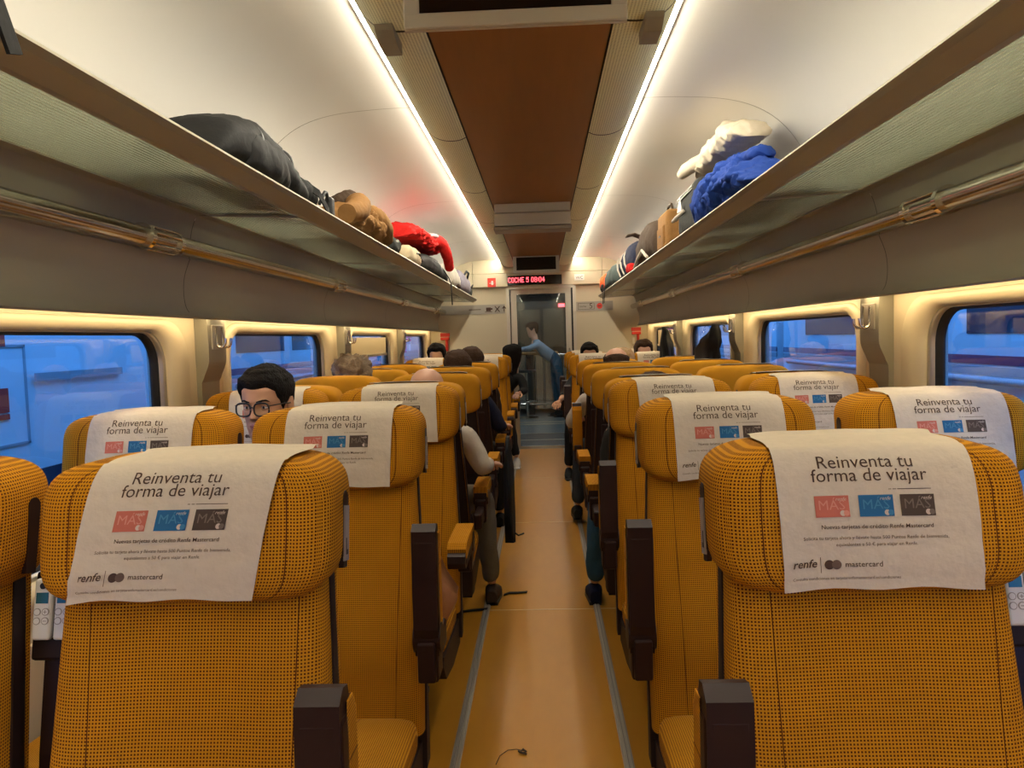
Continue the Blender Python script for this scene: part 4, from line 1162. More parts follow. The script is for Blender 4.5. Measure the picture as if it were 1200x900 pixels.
def person(label, loc, rz, hair='short', hmat=None, skin=None, top=None, legs=None, shoe=None, hi=False, yaw=0.0, tilt=0.0, arms=None, knees=None, feet=None,
           thick=0.018, htop=0.03, rough=0.008, seed=1.0, head=(0.0, -0.215, 1.115), sleeve=1.0, skel=None, freq=28):
    """a seated figure in a seat's own frame: facing -y, origin on the floor under the seat back"""
    skin = skin or M_skin2
    r = empty('person', loc, rz)
    H = Vector(head)
    A = arms or {-1: ((-0.165, -0.20, 0.98), (-0.175, -0.27, 0.76), (-0.08, -0.37, 0.735)), 1: ((0.165, -0.20, 0.98), (0.175, -0.27, 0.76), (0.08, -0.37, 0.735))}
    K = knees or {-1: (-0.10, -0.68, 0.56), 1: (0.10, -0.68, 0.56)}
    F = feet or {-1: (-0.14, -0.67, 0.09), 1: (0.14, -0.67, 0.09)}
    hip = Vector((0, -0.295, 0.625)); 
    if skel: hip = Vector(skel['hip'])
    ch = Vector((H.x * 0.6, H.y + 0.015, H.z - 0.19)); nk = Vector((H.x * 0.9, H.y + 0.012, H.z - 0.05)); mid = (hip + ch) / 2
    def torso(extra):
        pts = [hip, mid, ch, nk]; ed = [(0, 1), (1, 2), (2, 3)]; rad = [(0.140 + extra, 0.112 + extra), (0.130 + extra, 0.105 + extra), (0.140 + extra, 0.100 + extra), (0.055 + extra * .5, 0.055 + extra * .5)]
        return pts, ed, rad
    def add_arms(pts, ed, rad, extra, upto=1.0):
        for sd in (-1, 1):
            sh, el, wr = (Vector(q) for q in A[sd]); b = len(pts)
            wr2 = el.lerp(wr, upto)
            pts += [sh, sh.lerp(el, .5), el, el.lerp(wr2, .5), wr2]; ed += [(2, b), (b, b + 1), (b + 1, b + 2), (b + 2, b + 3), (b + 3, b + 4)]
            rad += [0.058 + extra, 0.048 + extra, 0.040 + extra, 0.036 + extra * .8, 0.026 + extra * .8]
    def add_legs(pts, ed, rad, extra, upto=1.0):
        for sd in (-1, 1):
            k, f_ = Vector(K[sd]), Vector(F[sd]); b = len(pts); h0 = hip + Vector((sd * 0.085, -0.03, -0.01))
            f2 = k.lerp(f_, upto)
            pts += [h0, h0.lerp(k, .5), k, k.lerp(f2, .4), f2]; ed += [(0, b), (b, b + 1), (b + 1, b + 2), (b + 2, b + 3), (b + 3, b + 4)]
            rad += [0.088 + extra, 0.074 + extra, 0.060 + extra, 0.056 + extra, 0.038 + extra]
    body = MB()
    pts, ed, rad = torso(-0.012); add_arms(pts, ed, rad, -0.006); add_legs(pts, ed, rad, -0.008)
    skin_geo(body, pts, ed, rad, 0, 0, 1)
    for sd in (-1, 1):
        el, wr = Vector(A[sd][1]), Vector(A[sd][2]); hand_geo(body, wr, wr - el + Vector((0, 0, -0.02)), (0, 0, 1), sd, 0)
    hb = MB(); head_geo(hb, hi=hi)
    R = Matrix.Rotation(yaw, 3, 'Z') @ Matrix.Rotation(tilt, 3, 'X')
    T = lambda p: R @ Vector(p) + H
    body.add([T(p) for p in hb.v], hb.f, hb.fm, True)
    body.build('body', [skin, M_lip, M_eye, M_iris], r)
    if hair:
        h = MB(); hair_geo(h, hair, thick, htop, seed, rough, freq); h.v = [tuple(T(p)) for p in h.v]; h.build('hair', hmat or M_hbrown, r)
    t = MB(); pts, ed, rad = torso(0.008); add_arms(pts, ed, rad, 0.010, 0.93 * sleeve); skin_geo(t, pts, ed, rad, 0, 0, 2)
    t.v = [tuple(Vector(p) + Vector((noise.noise(Vector(p) * 14 + Vector((seed, 0, 0))), noise.noise(Vector(p) * 14 + Vector((0, seed, 5))), 0)) * 0.008) for p in t.v]
    t.build('top', top, r)
    if legs:
        t = MB(); pts, ed, rad = [hip, hip.lerp(mid, 0.6)], [(0, 1)], [(0.150, 0.122), (0.143, 0.116)]; add_legs(pts, ed, rad, 0.008, 0.97); skin_geo(t, pts, ed, rad, 0, 0, 2)
        t.v = [tuple(Vector(p) + Vector((noise.noise(Vector(p) * 12), noise.noise(Vector(p) * 12 + Vector((3, seed, 0))), 0)) * 0.008) for p in t.v]
        t.build('trousers', legs, r)
    if shoe:
        for sd in (-1, 1):
            f_ = Vector(F[sd]); k = Vector(K[sd]); dr = Vector((sd * 0.03, -0.2, 0)) 
            q = MB(); base = f_.z - 0.09
            P = []
            for j in range(9):
                tt = j / 8; yy = 0.06 - 0.235 * tt; hh = lerp_keys([(0, .075), (.25, .10), (.45, .085), (.7, .06), (.92, .045), (1, .012)], tt)[0]; ww = lerp_keys([(0, .026), (.2, .036), (.6, .046), (.85, .042), (1, .012)], tt)[0]
                P.append([(f_.x + ww * spow(math.cos(a), .8), f_.y + yy, base + max(0.0, hh * (0.5 + 0.5 * spow(math.sin(a), .8)))) for a in [2 * PI * i / 14 for i in range(14)]])
            q.grid(P, True); q.add(P[0], [tuple(range(14))[::-1]]); q.add(P[-1], [tuple(range(14))])
            so = q.build('shoe', shoe, r)
            q = MB(); q.add([(f_.x + a, f_.y + b_, base + c) for c in (0, 0.016) for a, b_ in ((-.03, .06), (.03, .06), (.046, -.1), (.03, -.205), (-.03, -.205), (-.046, -.1))],
                             [(5, 4, 3, 2, 1, 0), (6, 7, 8, 9, 10, 11)] + [(i, (i + 1) % 6, 6 + (i + 1) % 6, 6 + i) for i in range(6)], 0, False)
            q.build('sole', M_white if shoe is M_cgry else M_black, so)
    tag(r, label, 'person')
    return r, T

# the man with glasses in the window seat, facing the camera
p1, T1 = person('man with black rimmed glasses and short black hair looking at the camera between two seats', (-0.935, 2.98, 0), 0, 'short', M_hblack, M_skin, M_cblk, M_jean, M_cblk, True,
                yaw=-0.16, tilt=0.04, thick=0.007, htop=0.027, rough=0.006, seed=4, head=(0.0, -0.30, 1.075), arms={-1: ((-0.16, -0.28, 0.95), (-0.17, -0.33, 0.75), (-0.1, -0.5, 0.74)), 1: ((0.16, -0.28, 0.95), (0.17, -0.33, 0.75), (0.1, -0.5, 0.74))})
g = MB()
for sx in (-1, 1):
    c = (sx * 0.034, 0.113); ring = []
    for k in range(29):
        a = 2 * PI * k / 28
        x = c[0] + 0.0275 * spow(math.cos(a), 2 / 3.0); z = c[1] + 0.0215 * spow(math.sin(a), 2 / 2.6) - (0.002 if math.sin(a) < 0 else 0)
        ring.append((x, -0.1065 + 0.20 * (x * x) * 3, z))
    g.tube(ring, 0.0030, 8, 0, False)
    g.tube([(sx * 0.061, -0.103, 0.124), (sx * 0.072, -0.090, 0.125), (sx * 0.080, -0.03, 0.124), (sx * 0.081, 0.02, 0.120), (sx * 0.078, 0.035, 0.105)], 0.0022, 8)
g.tube([(-0.0075, -0.107, 0.118), (0, -0.1095, 0.120), (0.0075, -0.107, 0.118)], 0.0022, 8)
g.v = [tuple(T1(p)) for p in g.v]; gl_ = g.build('glasses', M_black, p1)
l = MB()
for sx in (-1, 1):
    c = (sx * 0.034, 0.113); pts = [(c[0] + 0.0265 * spow(math.cos(a), 2 / 3), -0.1065, c[1] + 0.0205 * spow(math.sin(a), 2 / 2.6)) for a in [2 * PI * k / 28 for k in range(28)]]
    l.add([T1(p) for p in pts], [tuple(range(28))], 0, False)
l.build('lens', M_lens, gl_)
e = MB()
for sx in (-1, 1):
    e.tube([T1(head_pt(sx * a, 0.1385 + dz) + Vector((0, -0.0015, 0))) for a, dz in ((0.14, -.002), (0.28, 0.0), (0.42, 0.003), (0.56, 0.003), (0.70, -0.002))], [0.002, 0.0034, 0.0034, 0.003, 0.0012], 8)
e.build('eyebrows', M_hblack, p1)

def A_(x, row): return (x, rowsA[row], 0)
IN = {-1: ((-0.165, -0.20, 0.98), (-0.175, -0.27, 0.76), (-0.08, -0.37, 0.735)), 1: ((0.165, -0.20, 0.98), (0.175, -0.27, 0.76), (0.08, -0.37, 0.735))}
def arm_on_rest(sd, off=0.0, z=0.0): return ((sd * 0.17, -0.19, 0.98), (sd * (0.255 + off), -0.175, 0.80 + z), (sd * (0.265 + off), -0.43, 0.785 + z))
person('bald person in light grey top and khaki trousers behind the tan backpack seat', A_(-0.50, 0), PI, None, None, M_skin2, M_cgry, M_khaki, M_cdkbr, False,
       arms={-1: ((-0.175, -0.19, 0.97), (-0.25, -0.17, 0.81), (-0.26, -0.41, 0.79)), 1: IN[1]}, knees={-1: (-0.20, -0.66, 0.575), 1: (0.08, -0.68, 0.56)}, feet={-1: (-0.24, -0.68, 0.09), 1: (0.20, -0.67, 0.09)}, head=(0, -0.215, 1.036))
person('passenger with tousled light brown curls by the second window', A_(-1.056, 1), PI, 'short', M_hcurl, M_skin2, M_ccharc, M_jean, M_cblk, thick=0.03, htop=0.05, rough=0.035, seed=9, freq=45, head=(0, -0.235, 1.045))
person('passenger in navy sleeves with brown hair, seated at the aisle behind the bald scalp', A_(-0.52, 2), PI, 'short', M_hbrown, M_skin2, M_cnavy, M_cblk, M_cblk, arms={-1: IN[-1], 1: IN[1]} and {-1: arm_on_rest(-1), 1: IN[1]}, knees={-1: (-0.19, -0.66, 0.575), 1: (0.1, -0.68, 0.56)}, feet={-1: (-0.21, -0.66, 0.09), 1: (0.14, -0.67, 0.09)}, head=(0.02, -0.215, 1.070), seed=3)
person('brown haired passenger one row ahead of the navy sleeved passenger, white sneakers', A_(-0.52, 3), PI, 'short', M_hbrown, M_skin2, M_cdkbr, M_cblk, M_cgry, head=(0.0, -0.215, 1.080), seed=5, knees={-1: (-0.19, -0.66, 0.575), 1: (0.1, -0.68, 0.56)}, feet={-1: (-0.21, -0.68, 0.09), 1: (0.14, -0.67, 0.09)})
person('person with dark hair facing us from the far window seat left of the door', (-1.068, 8.25, 0), 0, 'short', M_hblack, M_skin, M_ccharc, M_jean, M_cblk, head=(0, -0.215, 1.10), thick=0.022, htop=0.04, seed=7)
person('person in black with long black hair leaning into the aisle by the glass door', (-0.53, 9.05, 0), 0, 'long', M_hblack, M_skin2, M_cblk, M_cblk, M_cgry, head=(0.23, -0.30, 1.075), yaw=2.3, thick=0.024, htop=0.028, arms={-1: IN[-1], 1: ((0.32, -0.33, 0.95), (0.36, -0.40, 0.80), (0.30, -0.56, 0.79))}, knees={-1: (-0.05, -0.68, 0.56), 1: (0.16, -0.68, 0.57)}, feet={-1: (-0.16, -0.60, 0.09), 1: (0.26, -0.74, 0.09)})
person('balding man in white shirt with his arm on the aisle armrest', A_(0.52, 2), PI, 'bald', M_hbrown, M_skin2, M_cwhite, M_jean, M_cblk, thick=0.012,
       arms={-1: IN[-1], 1: ((0.165, -0.27, 0.98), (0.295, -0.40, 0.79), (0.24, -0.60, 0.80))}, knees={-1: (-0.1, -0.68, 0.56), 1: (0.20, -0.68, 0.58)}, feet={-1: (-0.14, -0.67, 0.09), 1: (0.25, -0.68, 0.13)}, head=(-0.02, -0.215, 1.075))
person('passenger in teal blue jeans hidden behind the third seat right of the aisle', A_(0.52, 0), PI, 'short', M_hbrown, M_skin2, M_ccharc, M_jean2, M_cnavy, knees={-1: (-0.1, -0.68, 0.56), 1: (0.20, -0.62, 0.57)}, feet={-1: (-0.14, -0.67, 0.09), 1: (0.24, -0.66, 0.09)}, head=(-0.03, -0.22, 0.965))
person('dark haired passenger in black facing us, hand on the far armrest right of the aisle', (0.53, 8.25, 0), 0, 'short', M_hblack, M_skin, M_cblk, M_cblk, M_cblk, head=(0, -0.215, 1.070), arms={-1: ((-0.165, -0.27, 0.95), (-0.27, -0.40, 0.81), (-0.33, -0.60, 0.76)), 1: IN[1]}, sleeve=0.6, knees={-1: (-0.22, -0.66, 0.575), 1: (0.1, -0.68, 0.56)}, feet={-1: (-0.26, -0.66, 0.09), 1: (0.14, -0.67, 0.09)}, seed=11)
person('brown haired passenger facing us near the red hammer right of the door', (1.092, 8.25, 0), 0, 'short', M_hbrown, M_skin2, M_ccharc, M_jean, M_cblk, head=(0, -0.215, 1.085), thick=0.022, htop=0.034, seed=13)
person('blond passenger low in the seat beyond the balding man', (0.56, rowsA[3], 0), PI, 'short', M_hblond, M_skin2, M_ctan, M_jean, M_cblk, head=(-0.11, -0.235, 1.035), thick=0.025, htop=0.03, rough=0.014, seed=15)
# man leaning on the bar beyond the door
person('man in pale blue jacket and jeans leaning on the bar counter behind the glass door', (0.30, 13.45, 0), -PI / 2 + 0.12, 'short', M_hbrown, M_skin2, M_cblue_s, M_jean2, M_cblk,
       skel={'hip': (0, 0.0, 1.0)}, head=(0.0, -0.40, 1.415), arms={-1: ((-0.17, -0.36, 1.28), (-0.22, -0.46, 1.20), (-0.12, -0.68, 1.19)), 1: ((0.17, -0.36, 1.28), (0.21, -0.48, 1.22), (0.10, -0.70, 1.19))},
       knees={-1: (-0.1, -0.04, 0.52), 1: (0.1, 0.03, 0.52)}, feet={-1: (-0.1, 0.02, 0.09), 1: (0.1, 0.10, 0.09)}, tilt=0.2)

# ================================================================== LUGGAGE AND LOOSE THINGS
def lump(mb, base, a, b, h, prof=None, amp=0.012, freq=9.0, seed=0.0, fold=0.0, ex=3.0, m=0, rz=0.0, nj=34, ni=34, lean=0.0):
    """soft bag or crumpled cloth: flat on its base, long along local y"""
    P = []; R = Matrix.Rotation(rz, 3, 'Z'); B = Vector(base)
    for j in range(nj + 1):
        t = -1 + 2 * j / nj; e = max(0.0, 1 - abs(t) ** 4.0) ** 0.25
        H = h * (prof(t) if prof else 1.0) * max(0.02, e); row = []
        for i in range(ni):
            th = 2 * PI * i / ni
            x = a * (0.25 + 0.75 * e) * spow(math.cos(th), 2 / ex) * (1 if e > 0.02 else 0.1); z = H / 2 + H / 2 * spow(math.sin(th), 2 / ex); y = b * t
            q = Vector((x, y, z)) * freq + Vector((seed, seed * 1.3, seed * 0.7))
            k = noise.noise(q) * amp
            if fold: k += fold * (0.45 - abs(noise.noise(Vector((q.x * 1.5, q.y * 1.1 + q.z * 0.9, q.z * 1.3)) + Vector((5, 1, 2))))) + fold * 0.55 * (0.4 - abs(noise.noise(q * 3.1))) + fold * 0.25 * noise.noise(q * 7.0)
            c = Vector((0, y, H / 2)); d = Vector((x, 0, z - H / 2)); d = d.normalized() if d.length > 1e-5 else Vector((0, 0, 0))
            p = Vector((x + lean * z, y + noise.noise(q * 0.8) * amp * 0.5, z)) + d * k
            p.z = max(0.0, p.z)
            row.append(R @ p + B)
        P.append(row)
    mb.grid(P, True, m); mb.add(P[0], [tuple(range(ni))[::-1]], m); mb.add(P[-1], [tuple(range(ni))], m)
    return mb
def sleeve(mb, pts, radii, seed=0.0, amp=0.16, n=26, seg=40, m=0):
    """a creased cloth tube through the given points"""
    P3 = [Vector(p) for p in pts]; K = len(P3) - 1; cs = []; rs = []
    for k in range(seg + 1):
        t = k / seg * K; i = min(int(t), K - 1); f_ = t - i
        a, b, c, d = P3[max(i - 1, 0)], P3[i], P3[i + 1], P3[min(i + 2, K)]
        cs.append(0.5 * (2 * b + (c - a) * f_ + (2 * a - 5 * b + 4 * c - d) * f_ ** 2 + (3 * b - a - 3 * c + d) * f_ ** 3)); rs.append(radii[i] + (radii[i + 1] - radii[i]) * f_)
    P = []; nrm = None
    for k, p in enumerate(cs):
        tg = (cs[min(k + 1, seg)] - cs[max(k - 1, 0)]).normalized(); nrm = tg.orthogonal() if nrm is None else nrm
        nrm = (nrm - nrm.dot(tg) * tg).normalized(); bn = tg.cross(nrm); row = []
        for i in range(n):
            a = 2 * PI * i / n
            w_ = 1 + amp * (0.5 - 1.6 * abs(noise.noise(Vector((math.cos(a) * 1.2 + seed, math.sin(a) * 1.2, k * 0.33 + a * 0.4 * 0 + seed)))))
            row.append(p + (nrm * math.cos(a) + bn * math.sin(a)) * rs[k] * w_)
        P.append(row)
    mb.grid(P, True, m); mb.add(P[0], [tuple(range(n))[::-1]], m); mb.add(P[-1], [tuple(range(n))], m)
    return mb
def ribbon(mb, pts, w_, t=0.003, m=0, axis=(0, 1, 0)):
    pts = [Vector(p) for p in pts]; ax = Vector(axis).normalized(); P = []
    for i, p in enumerate(pts):
        tg = (pts[min(i + 1, len(pts) - 1)] - pts[max(i - 1, 0)]).normalized(); n = tg.cross(ax).normalized()
        P.append([p + ax * w_ / 2 + n * t, p - ax * w_ / 2 + n * t, p - ax * w_ / 2 - n * t, p + ax * w_ / 2 - n * t])
    mb.grid(P, True, m, False); mb.add(P[0], [(3, 2, 1, 0)], m, False); mb.add(P[-1], [(0, 1, 2, 3)], m, False)
    return mb
ZR = 1.899      # top of the rack rail
ZG = 1.885      # lying on the glass
def lug(name, label, cat, loc, group='luggage on the racks'):
    r = empty(name, loc); tag(r, label, cat, group); return r

# left rack
r = lug('backpack', 'large black backpack lying alone on the rack over the glasses man side', 'backpack', (-0.93, 2.46, ZR))
bp = lambda t: lerp_keys([(-1, .45), (-.75, .85), (-.35, 1.0), (0.0, .98), (.35, .72), (.65, .50), (1, .55)], t)[0]
m = MB(); lump(m, (0, 0, 0), 0.155, 0.40, 0.190, bp, 0.010, 7, 3.1, 0.012, 2.6); m.build('bag_body', M_cblk, r)
m = MB(); lump(m, (0.10, -0.08, 0.005), 0.070, 0.18, 0.13, None, 0.008, 9, 1.0, 0.008, 2.6); m.build('pocket', M_cblk, r)
m = MB(); lump(m, (0.05, 0.41, 0.01), 0.085, 0.10, 0.105, None, 0.008, 9, 8.0, 0.006, 2.4); m.build('top_flap', M_cblk, r)
m = MB(); ribbon(m, [(0.10, 0.36, 0.10), (0.155, 0.41, 0.06), (0.16, 0.50, 0.016), (0.15, 0.56, 0.010)], 0.028, 0.0025, 0, (0, 0.3, 1)); m.build('strap', M_cblk, r)
m = MB()
for yy, k in ((-0.17, 0.93), (0.10, 0.85)):
    H_ = 0.190 * k; m.tube([(0.160 * spow(math.cos(q), 2 / 2.6), yy + 0.02 * math.sin(q), H_ / 2 + (H_ / 2 + 0.006) * spow(math.sin(q), 2 / 2.6)) for q in [0.05 + (PI - 0.1) * i / 18 for i in range(19)]], 0.0045, 6)
m.build('zip', mat('dark_zip', (0.05, 0.05, 0.05), 0.35), r)
m = MB(); m.box((0.15, 0.575, 0.038), (0.028, 0.050, 0.075), 0, 0.008); m.build('buckle', M_black, r)
m = MB(); m.tube([(0.14, 0.46, 0.03), (0.155, 0.49, 0.080), (0.15, 0.53, 0.085), (0.15, 0.56, 0.05)], 0.007, 8); m.build('handle', M_black, r)
r = lug('shoulder_bag', 'black bag at the top corner of the view, strap end hanging over the rack rail', 'bag', (-0.90, 0.82, ZR))
m = MB(); lump(m, (0, 0, 0), 0.13, 0.20, 0.16, None, 0.01, 8, 2.2, 0.01); m.build('bag_body', M_cblk, r)
m = MB(); ribbon(m, [(0.10, 0.12, 0.10), (0.165, 0.20, 0.06), (0.172, 0.28, 0.010), (0.176, 0.31, -0.06)], 0.030, 0.003, 0, (0, 1, 0.3)); m.build('strap', M_cblk, r)
r = lug('jacket', 'crumpled tan brown jacket on the rack behind the black backpack', 'jacket', (-0.88, 3.72, ZR))
m = MB(); lump(m, (0, 0.06, 0), 0.120, 0.40, 0.150, lambda t: lerp_keys([(-1, .55), (-.5, .85), (-.2, 1.0), (.3, .8), (1, .4)], t)[0], 0.018, 9, 4.0, 0.055, 2.2, nj=90, ni=64); m.build('jacket_body', M_ctan, r)
m = MB(); sleeve(m, [(0.02, -0.02, 0.135), (0.085, -0.14, 0.135), (0.11, -0.28, 0.09), (0.10, -0.42, 0.055)], [0.050, 0.056, 0.050, 0.040], 2.0); m.build('sleeve', M_ctan, r)
m = MB(); sleeve(m, [(0.03, 0.02, 0.125), (0.10, 0.10, 0.12), (0.12, 0.24, 0.085), (0.105, 0.38, 0.045)], [0.050, 0.052, 0.048, 0.036], 6.0); m.build('sleeve', M_ctan, r)
m = MB(); sleeve(m, [(-0.03, -0.14, 0.15), (0.03, -0.08, 0.185), (0.03, 0.02, 0.175)], [0.030, 0.036, 0.028], 9.0); m.build('collar', M_cdkbr, r)
r = lug('pouch', 'small grey black pouch pressed against the end of the tan jacket', 'pouch', (-0.85, 4.36, ZR))
m = MB(); lump(m, (0, 0, 0), 0.09, 0.12, 0.095, None, 0.01, 12, 6.0, 0.01); m.build('bag_body', M_ccharc, r)
m = MB(); ribbon(m, [(0.08, -0.08, 0.05), (0.092, 0.0, 0.065), (0.085, 0.08, 0.045)], 0.02, 0.003, 0, (0, 0, 1)); m.build('strap', M_cgry, r)
r = lug('backpack', 'black backpack underneath the red and white jacket', 'backpack', (-0.92, 6.10, ZR))
m = MB(); lump(m, (0, 0, 0), 0.15, 0.85, 0.17, lambda t: lerp_keys([(-1, .7), (0, 1.0), (.5, .85), (1, .5)], t)[0], 0.012, 5, 12.0, 0.012, 2.6); m.build('bag_body', M_cblk, r)
m = MB(); ribbon(m, [(0.14, 0.45, 0.10), (0.180, 0.48, 0.03), (0.196, 0.50, -0.02), (0.198, 0.52, -0.20)], 0.035, 0.003); m.build('strap', M_cblk, r)
r = lug('jacket', 'bright red jacket with white panel draped over a black backpack', 'jacket', (-0.88, 5.55, ZR))
m = MB(); lump(m, (-0.01, 0.05, 0.180), 0.135, 0.60, 0.085, None, 0.020, 9, 21.0, 0.060, 2.2, nj=110, ni=64); m.build('jacket_body', M_cred_j, r)
m = MB(); sleeve(m, [(0.10, 0.30, 0.265), (0.165, 0.38, 0.245), (0.195, 0.48, 0.16), (0.200, 0.60, 0.07)], [0.040, 0.044, 0.040, 0.034], 3.0); m.build('sleeve', M_cred_j, r)
m = MB(); lump(m, (0.10, 0.50, 0.268), 0.050, 0.34, 0.035, None, 0.010, 10, 5.7, 0.02, 2.2); m.build('white_panel', mat('pale_grey_panel_cloth', (0.55, 0.53, 0.56), 0.8), r)
r = lug('toiletry_bag', 'beige pouch with dark zip in front of the red jacket', 'pouch', (-0.795, 4.96, ZR))
m = MB(); lump(m, (0, 0.0, 0), 0.042, 0.26, 0.095, None, 0.008, 9, 3.0, 0.012); m.build('bag_body', mat('beige_canvas', (0.52, 0.42, 0.26), 0.8, noise_amt=0.15), r)
m = MB(); m.tube([(0.044, -0.02, 0.06), (0.048, 0.08, 0.07), (0.045, 0.16, 0.05), (0.046, 0.22, 0.035)], 0.007, 8); m.build('zip', M_black, r)
r = lug('duffel_bag', 'lilac grey bag at the far end of the rack, near the door wall', 'bag', (-0.88, 8.30, ZR))
m = MB(); lump(m, (0, 0, 0), 0.13, 0.50, 0.20, lambda t: 1 - 0.2 * t, 0.012, 7, 14.0, 0.02); m.build('bag_body', M_clilac, r)
m = MB(); m.tube([(0.10, -0.25, 0.13), (0.14, -0.12, 0.22), (0.14, 0.12, 0.22), (0.10, 0.25, 0.13)], 0.011, 8); m.build('handle', M_cblk, r)
r = lug('cap', 'pale rounded cap squeezed between black backpack and lilac bag', 'cap', (-0.84, 7.32, ZR))
m = MB(); lump(m, (0, 0, 0), 0.095, 0.30, 0.17, lambda t: 1 - .3 * t, 0.01, 9, 7.0, 0.015); m.build('cap_crown', M_cgry, r)
m = MB(); lump(m, (0.075, 0.1, 0.0), 0.035, 0.12, 0.035, None, 0.004, 9, 7.0); m.build('peak', M_cdkbr, r)
r = lug('pouch', 'small dark pouch hanging beside the far end of the rack', 'pouch', (-0.86, 9.10, ZR))
m = MB(); lump(m, (0, 0, 0), 0.08, 0.20, 0.12, None, 0.01, 9, 17.0, 0.015); m.build('bag_body', M_ccharc, r)
m = MB(); m.tube([(0.07, 0, 0.10), (0.10, 0.02, 0.14), (0.08, 0.06, 0.10)], 0.008, 8); m.build('loop', M_black, r)

# right rack
r = lug('suitcase', 'dark grey soft suitcase standing under the cream jacket', 'suitcase', (0.930, 4.02, ZR))
m = MB(); m.box((0, 0, 0.125), (0.27, 0.50, 0.25), 0, 0.045, 4); m.v = [tuple(Vector(p) + Vector((noise.noise(Vector(p) * 7), 0, noise.noise(Vector(p) * 6 + Vector((3, 0, 0))))) * 0.008) for p in m.v]; m.sm = [True] * len(m.f); m.build('case_body', M_ccharc, r)
m = MB()
for z in (0.198, 0.211): m.bounds((-0.143, -0.21, z), (-0.136, 0.21, z + 0.005)); m.bounds((-0.11, -0.256, z), (0.11, -0.250, z + 0.005))
m.build('zip', mat('zip_grey', (0.15, 0.14, 0.12), 0.4, metal=0.6), r)
m = MB(); m.tube([(-0.138, 0.02, 0.13), (-0.175, 0.05, 0.10), (-0.18, 0.12, 0.09), (-0.155, 0.17, 0.105), (-0.138, 0.18, 0.13)], 0.009, 8); m.build('handle', M_cgry, r)
m = MB(); m.add([(-0.150, 0.02, 0.13), (-0.150, 0.14, 0.135), (-0.150, 0.07, 0.205), (-0.154, 0.02, 0.13), (-0.154, 0.14, 0.135), (-0.154, 0.07, 0.205)], [(0, 1, 2), (5, 4, 3), (0, 3, 4, 1), (1, 4, 5, 2), (2, 5, 3, 0)], 0, False); m.build('tag', M_white, r)
r = lug('jacket', 'bright blue jacket bunched on the rack rail in front of the cream jacket', 'jacket', (0.868, 3.10, ZR))
m = MB(); lump(m, (0, 0.0, 0), 0.115, 0.47, 0.175, lambda t: lerp_keys([(-1, .25), (-.5, .55), (0.1, .95), (.5, 1.0), (1, .65)], t)[0], 0.016, 9, 31.0, 0.055, 2.2, nj=90, ni=64); m.build('jacket_body', M_cblu, r)
m = MB(); lump(m, (-0.085, 0.33, -0.0), 0.032, 0.20, 0.16, None, 0.010, 11, 33.0, 0.03, 2.2); m.build('sleeve', M_cblu, r)
m = MB(); lump(m, (-0.02, 0.02, 0.142), 0.035, 0.22, 0.05, None, 0.010, 11, 36.0, 0.02, 2.2, 0, 0.2); m.build('collar', M_cblu, r)
r = lug('jacket', 'cream quilted jacket piled on top of the dark suitcase', 'jacket', (0.895, 3.62, ZR + 0.264))
m = MB(); lump(m, (-0.01, -0.16, 0.0), 0.085, 0.37, 0.100, lambda t: lerp_keys([(-1, .6), (-.4, 1.0), (0.2, .95), (.6, .7), (1, .5)], t)[0], 0.014, 8, 41.0, 0.03, 2.2, nj=70, ni=50)
m.v = [tuple(Vector(p) + Vector((0, 0, 0.004 * math.sin(p[1] * 75)))) for p in m.v]; m.build('jacket_body', M_ccream, r)
m = MB(); m.tube([(-0.05, 0.16, 0.070), (-0.08, 0.24, 0.062), (-0.11, 0.32, 0.050), (-0.115, 0.40, 0.045)], [0.028, 0.034, 0.033, 0.026], 12); m.build('sleeve', M_ccream, r)
m = MB(); lump(m, (0.0, 0.27, 0.006), 0.05, 0.12, 0.06, None, 0.01, 11, 43.0, 0.025, 2.2); m.build('hood', M_ccream, r)
r = lug('handbag', 'tan brown upright bag between the dark suitcase and a dark backpack', 'bag', (0.94, 4.86, ZR))
m = MB(); m.box((0, 0, 0.125), (0.28, 0.34, 0.25), 0, 0.03, 4); m.v = [tuple(Vector(p) + Vector((noise.noise(Vector(p) * 9), noise.noise(Vector(p) * 8), 0)) * 0.01) for p in m.v]; m.sm = [True] * len(m.f); m.build('bag_body', M_ctan, r)
m = MB(); m.box((-0.135, 0.0, 0.09), (0.03, 0.24, 0.14), 0, 0.012, 3); m.build('pocket', M_ctan, r)
m = MB(); m.tube([(-0.08, -0.10, 0.24), (-0.085, -0.06, 0.29), (-0.085, 0.06, 0.29), (-0.08, 0.10, 0.24)], 0.008, 8); m.build('handle', M_cdkbr, r)
m = MB(); m.bounds((-0.153, -0.03, 0.095), (-0.149, 0.03, 0.105)); m.build('clasp', M_black, r)
r = lug('backpack', 'dark brown backpack with pointed top flap beside the tan bag', 'backpack', (0.93, 5.70, ZR))
m = MB(); lump(m, (0, 0, 0), 0.14, 0.50, 0.30, lambda t: lerp_keys([(-1, .95), (0, 1.0), (1, .65)], t)[0], 0.012, 6, 51.0, 0.02, 2.8); m.build('bag_body', M_cdkbr, r)
m = MB(); ribbon(m, [(-0.10, 0.30, 0.24), (-0.16, 0.33, 0.27), (-0.21, 0.38, 0.265)], 0.16, 0.004); m.build('flap', M_cdkbr, r)
m = MB(); m.tube([(-0.145, -0.3, 0.03), (-0.155, -0.1, 0.10), (-0.15, 0.2, 0.07), (-0.15, 0.4, 0.02)], 0.011, 8); m.build('strap', M_cgry, r)
r = lug('backpack', 'navy backpack with pale cords further along the rack than the dark brown one', 'backpack', (0.92, 6.95, ZR))
m = MB(); lump(m, (0, 0, 0), 0.14, 0.62, 0.25, lambda t: 1 - .2 * t, 0.014, 6, 61.0, 0.025, 2.6); m.build('bag_body', M_cnavy, r)
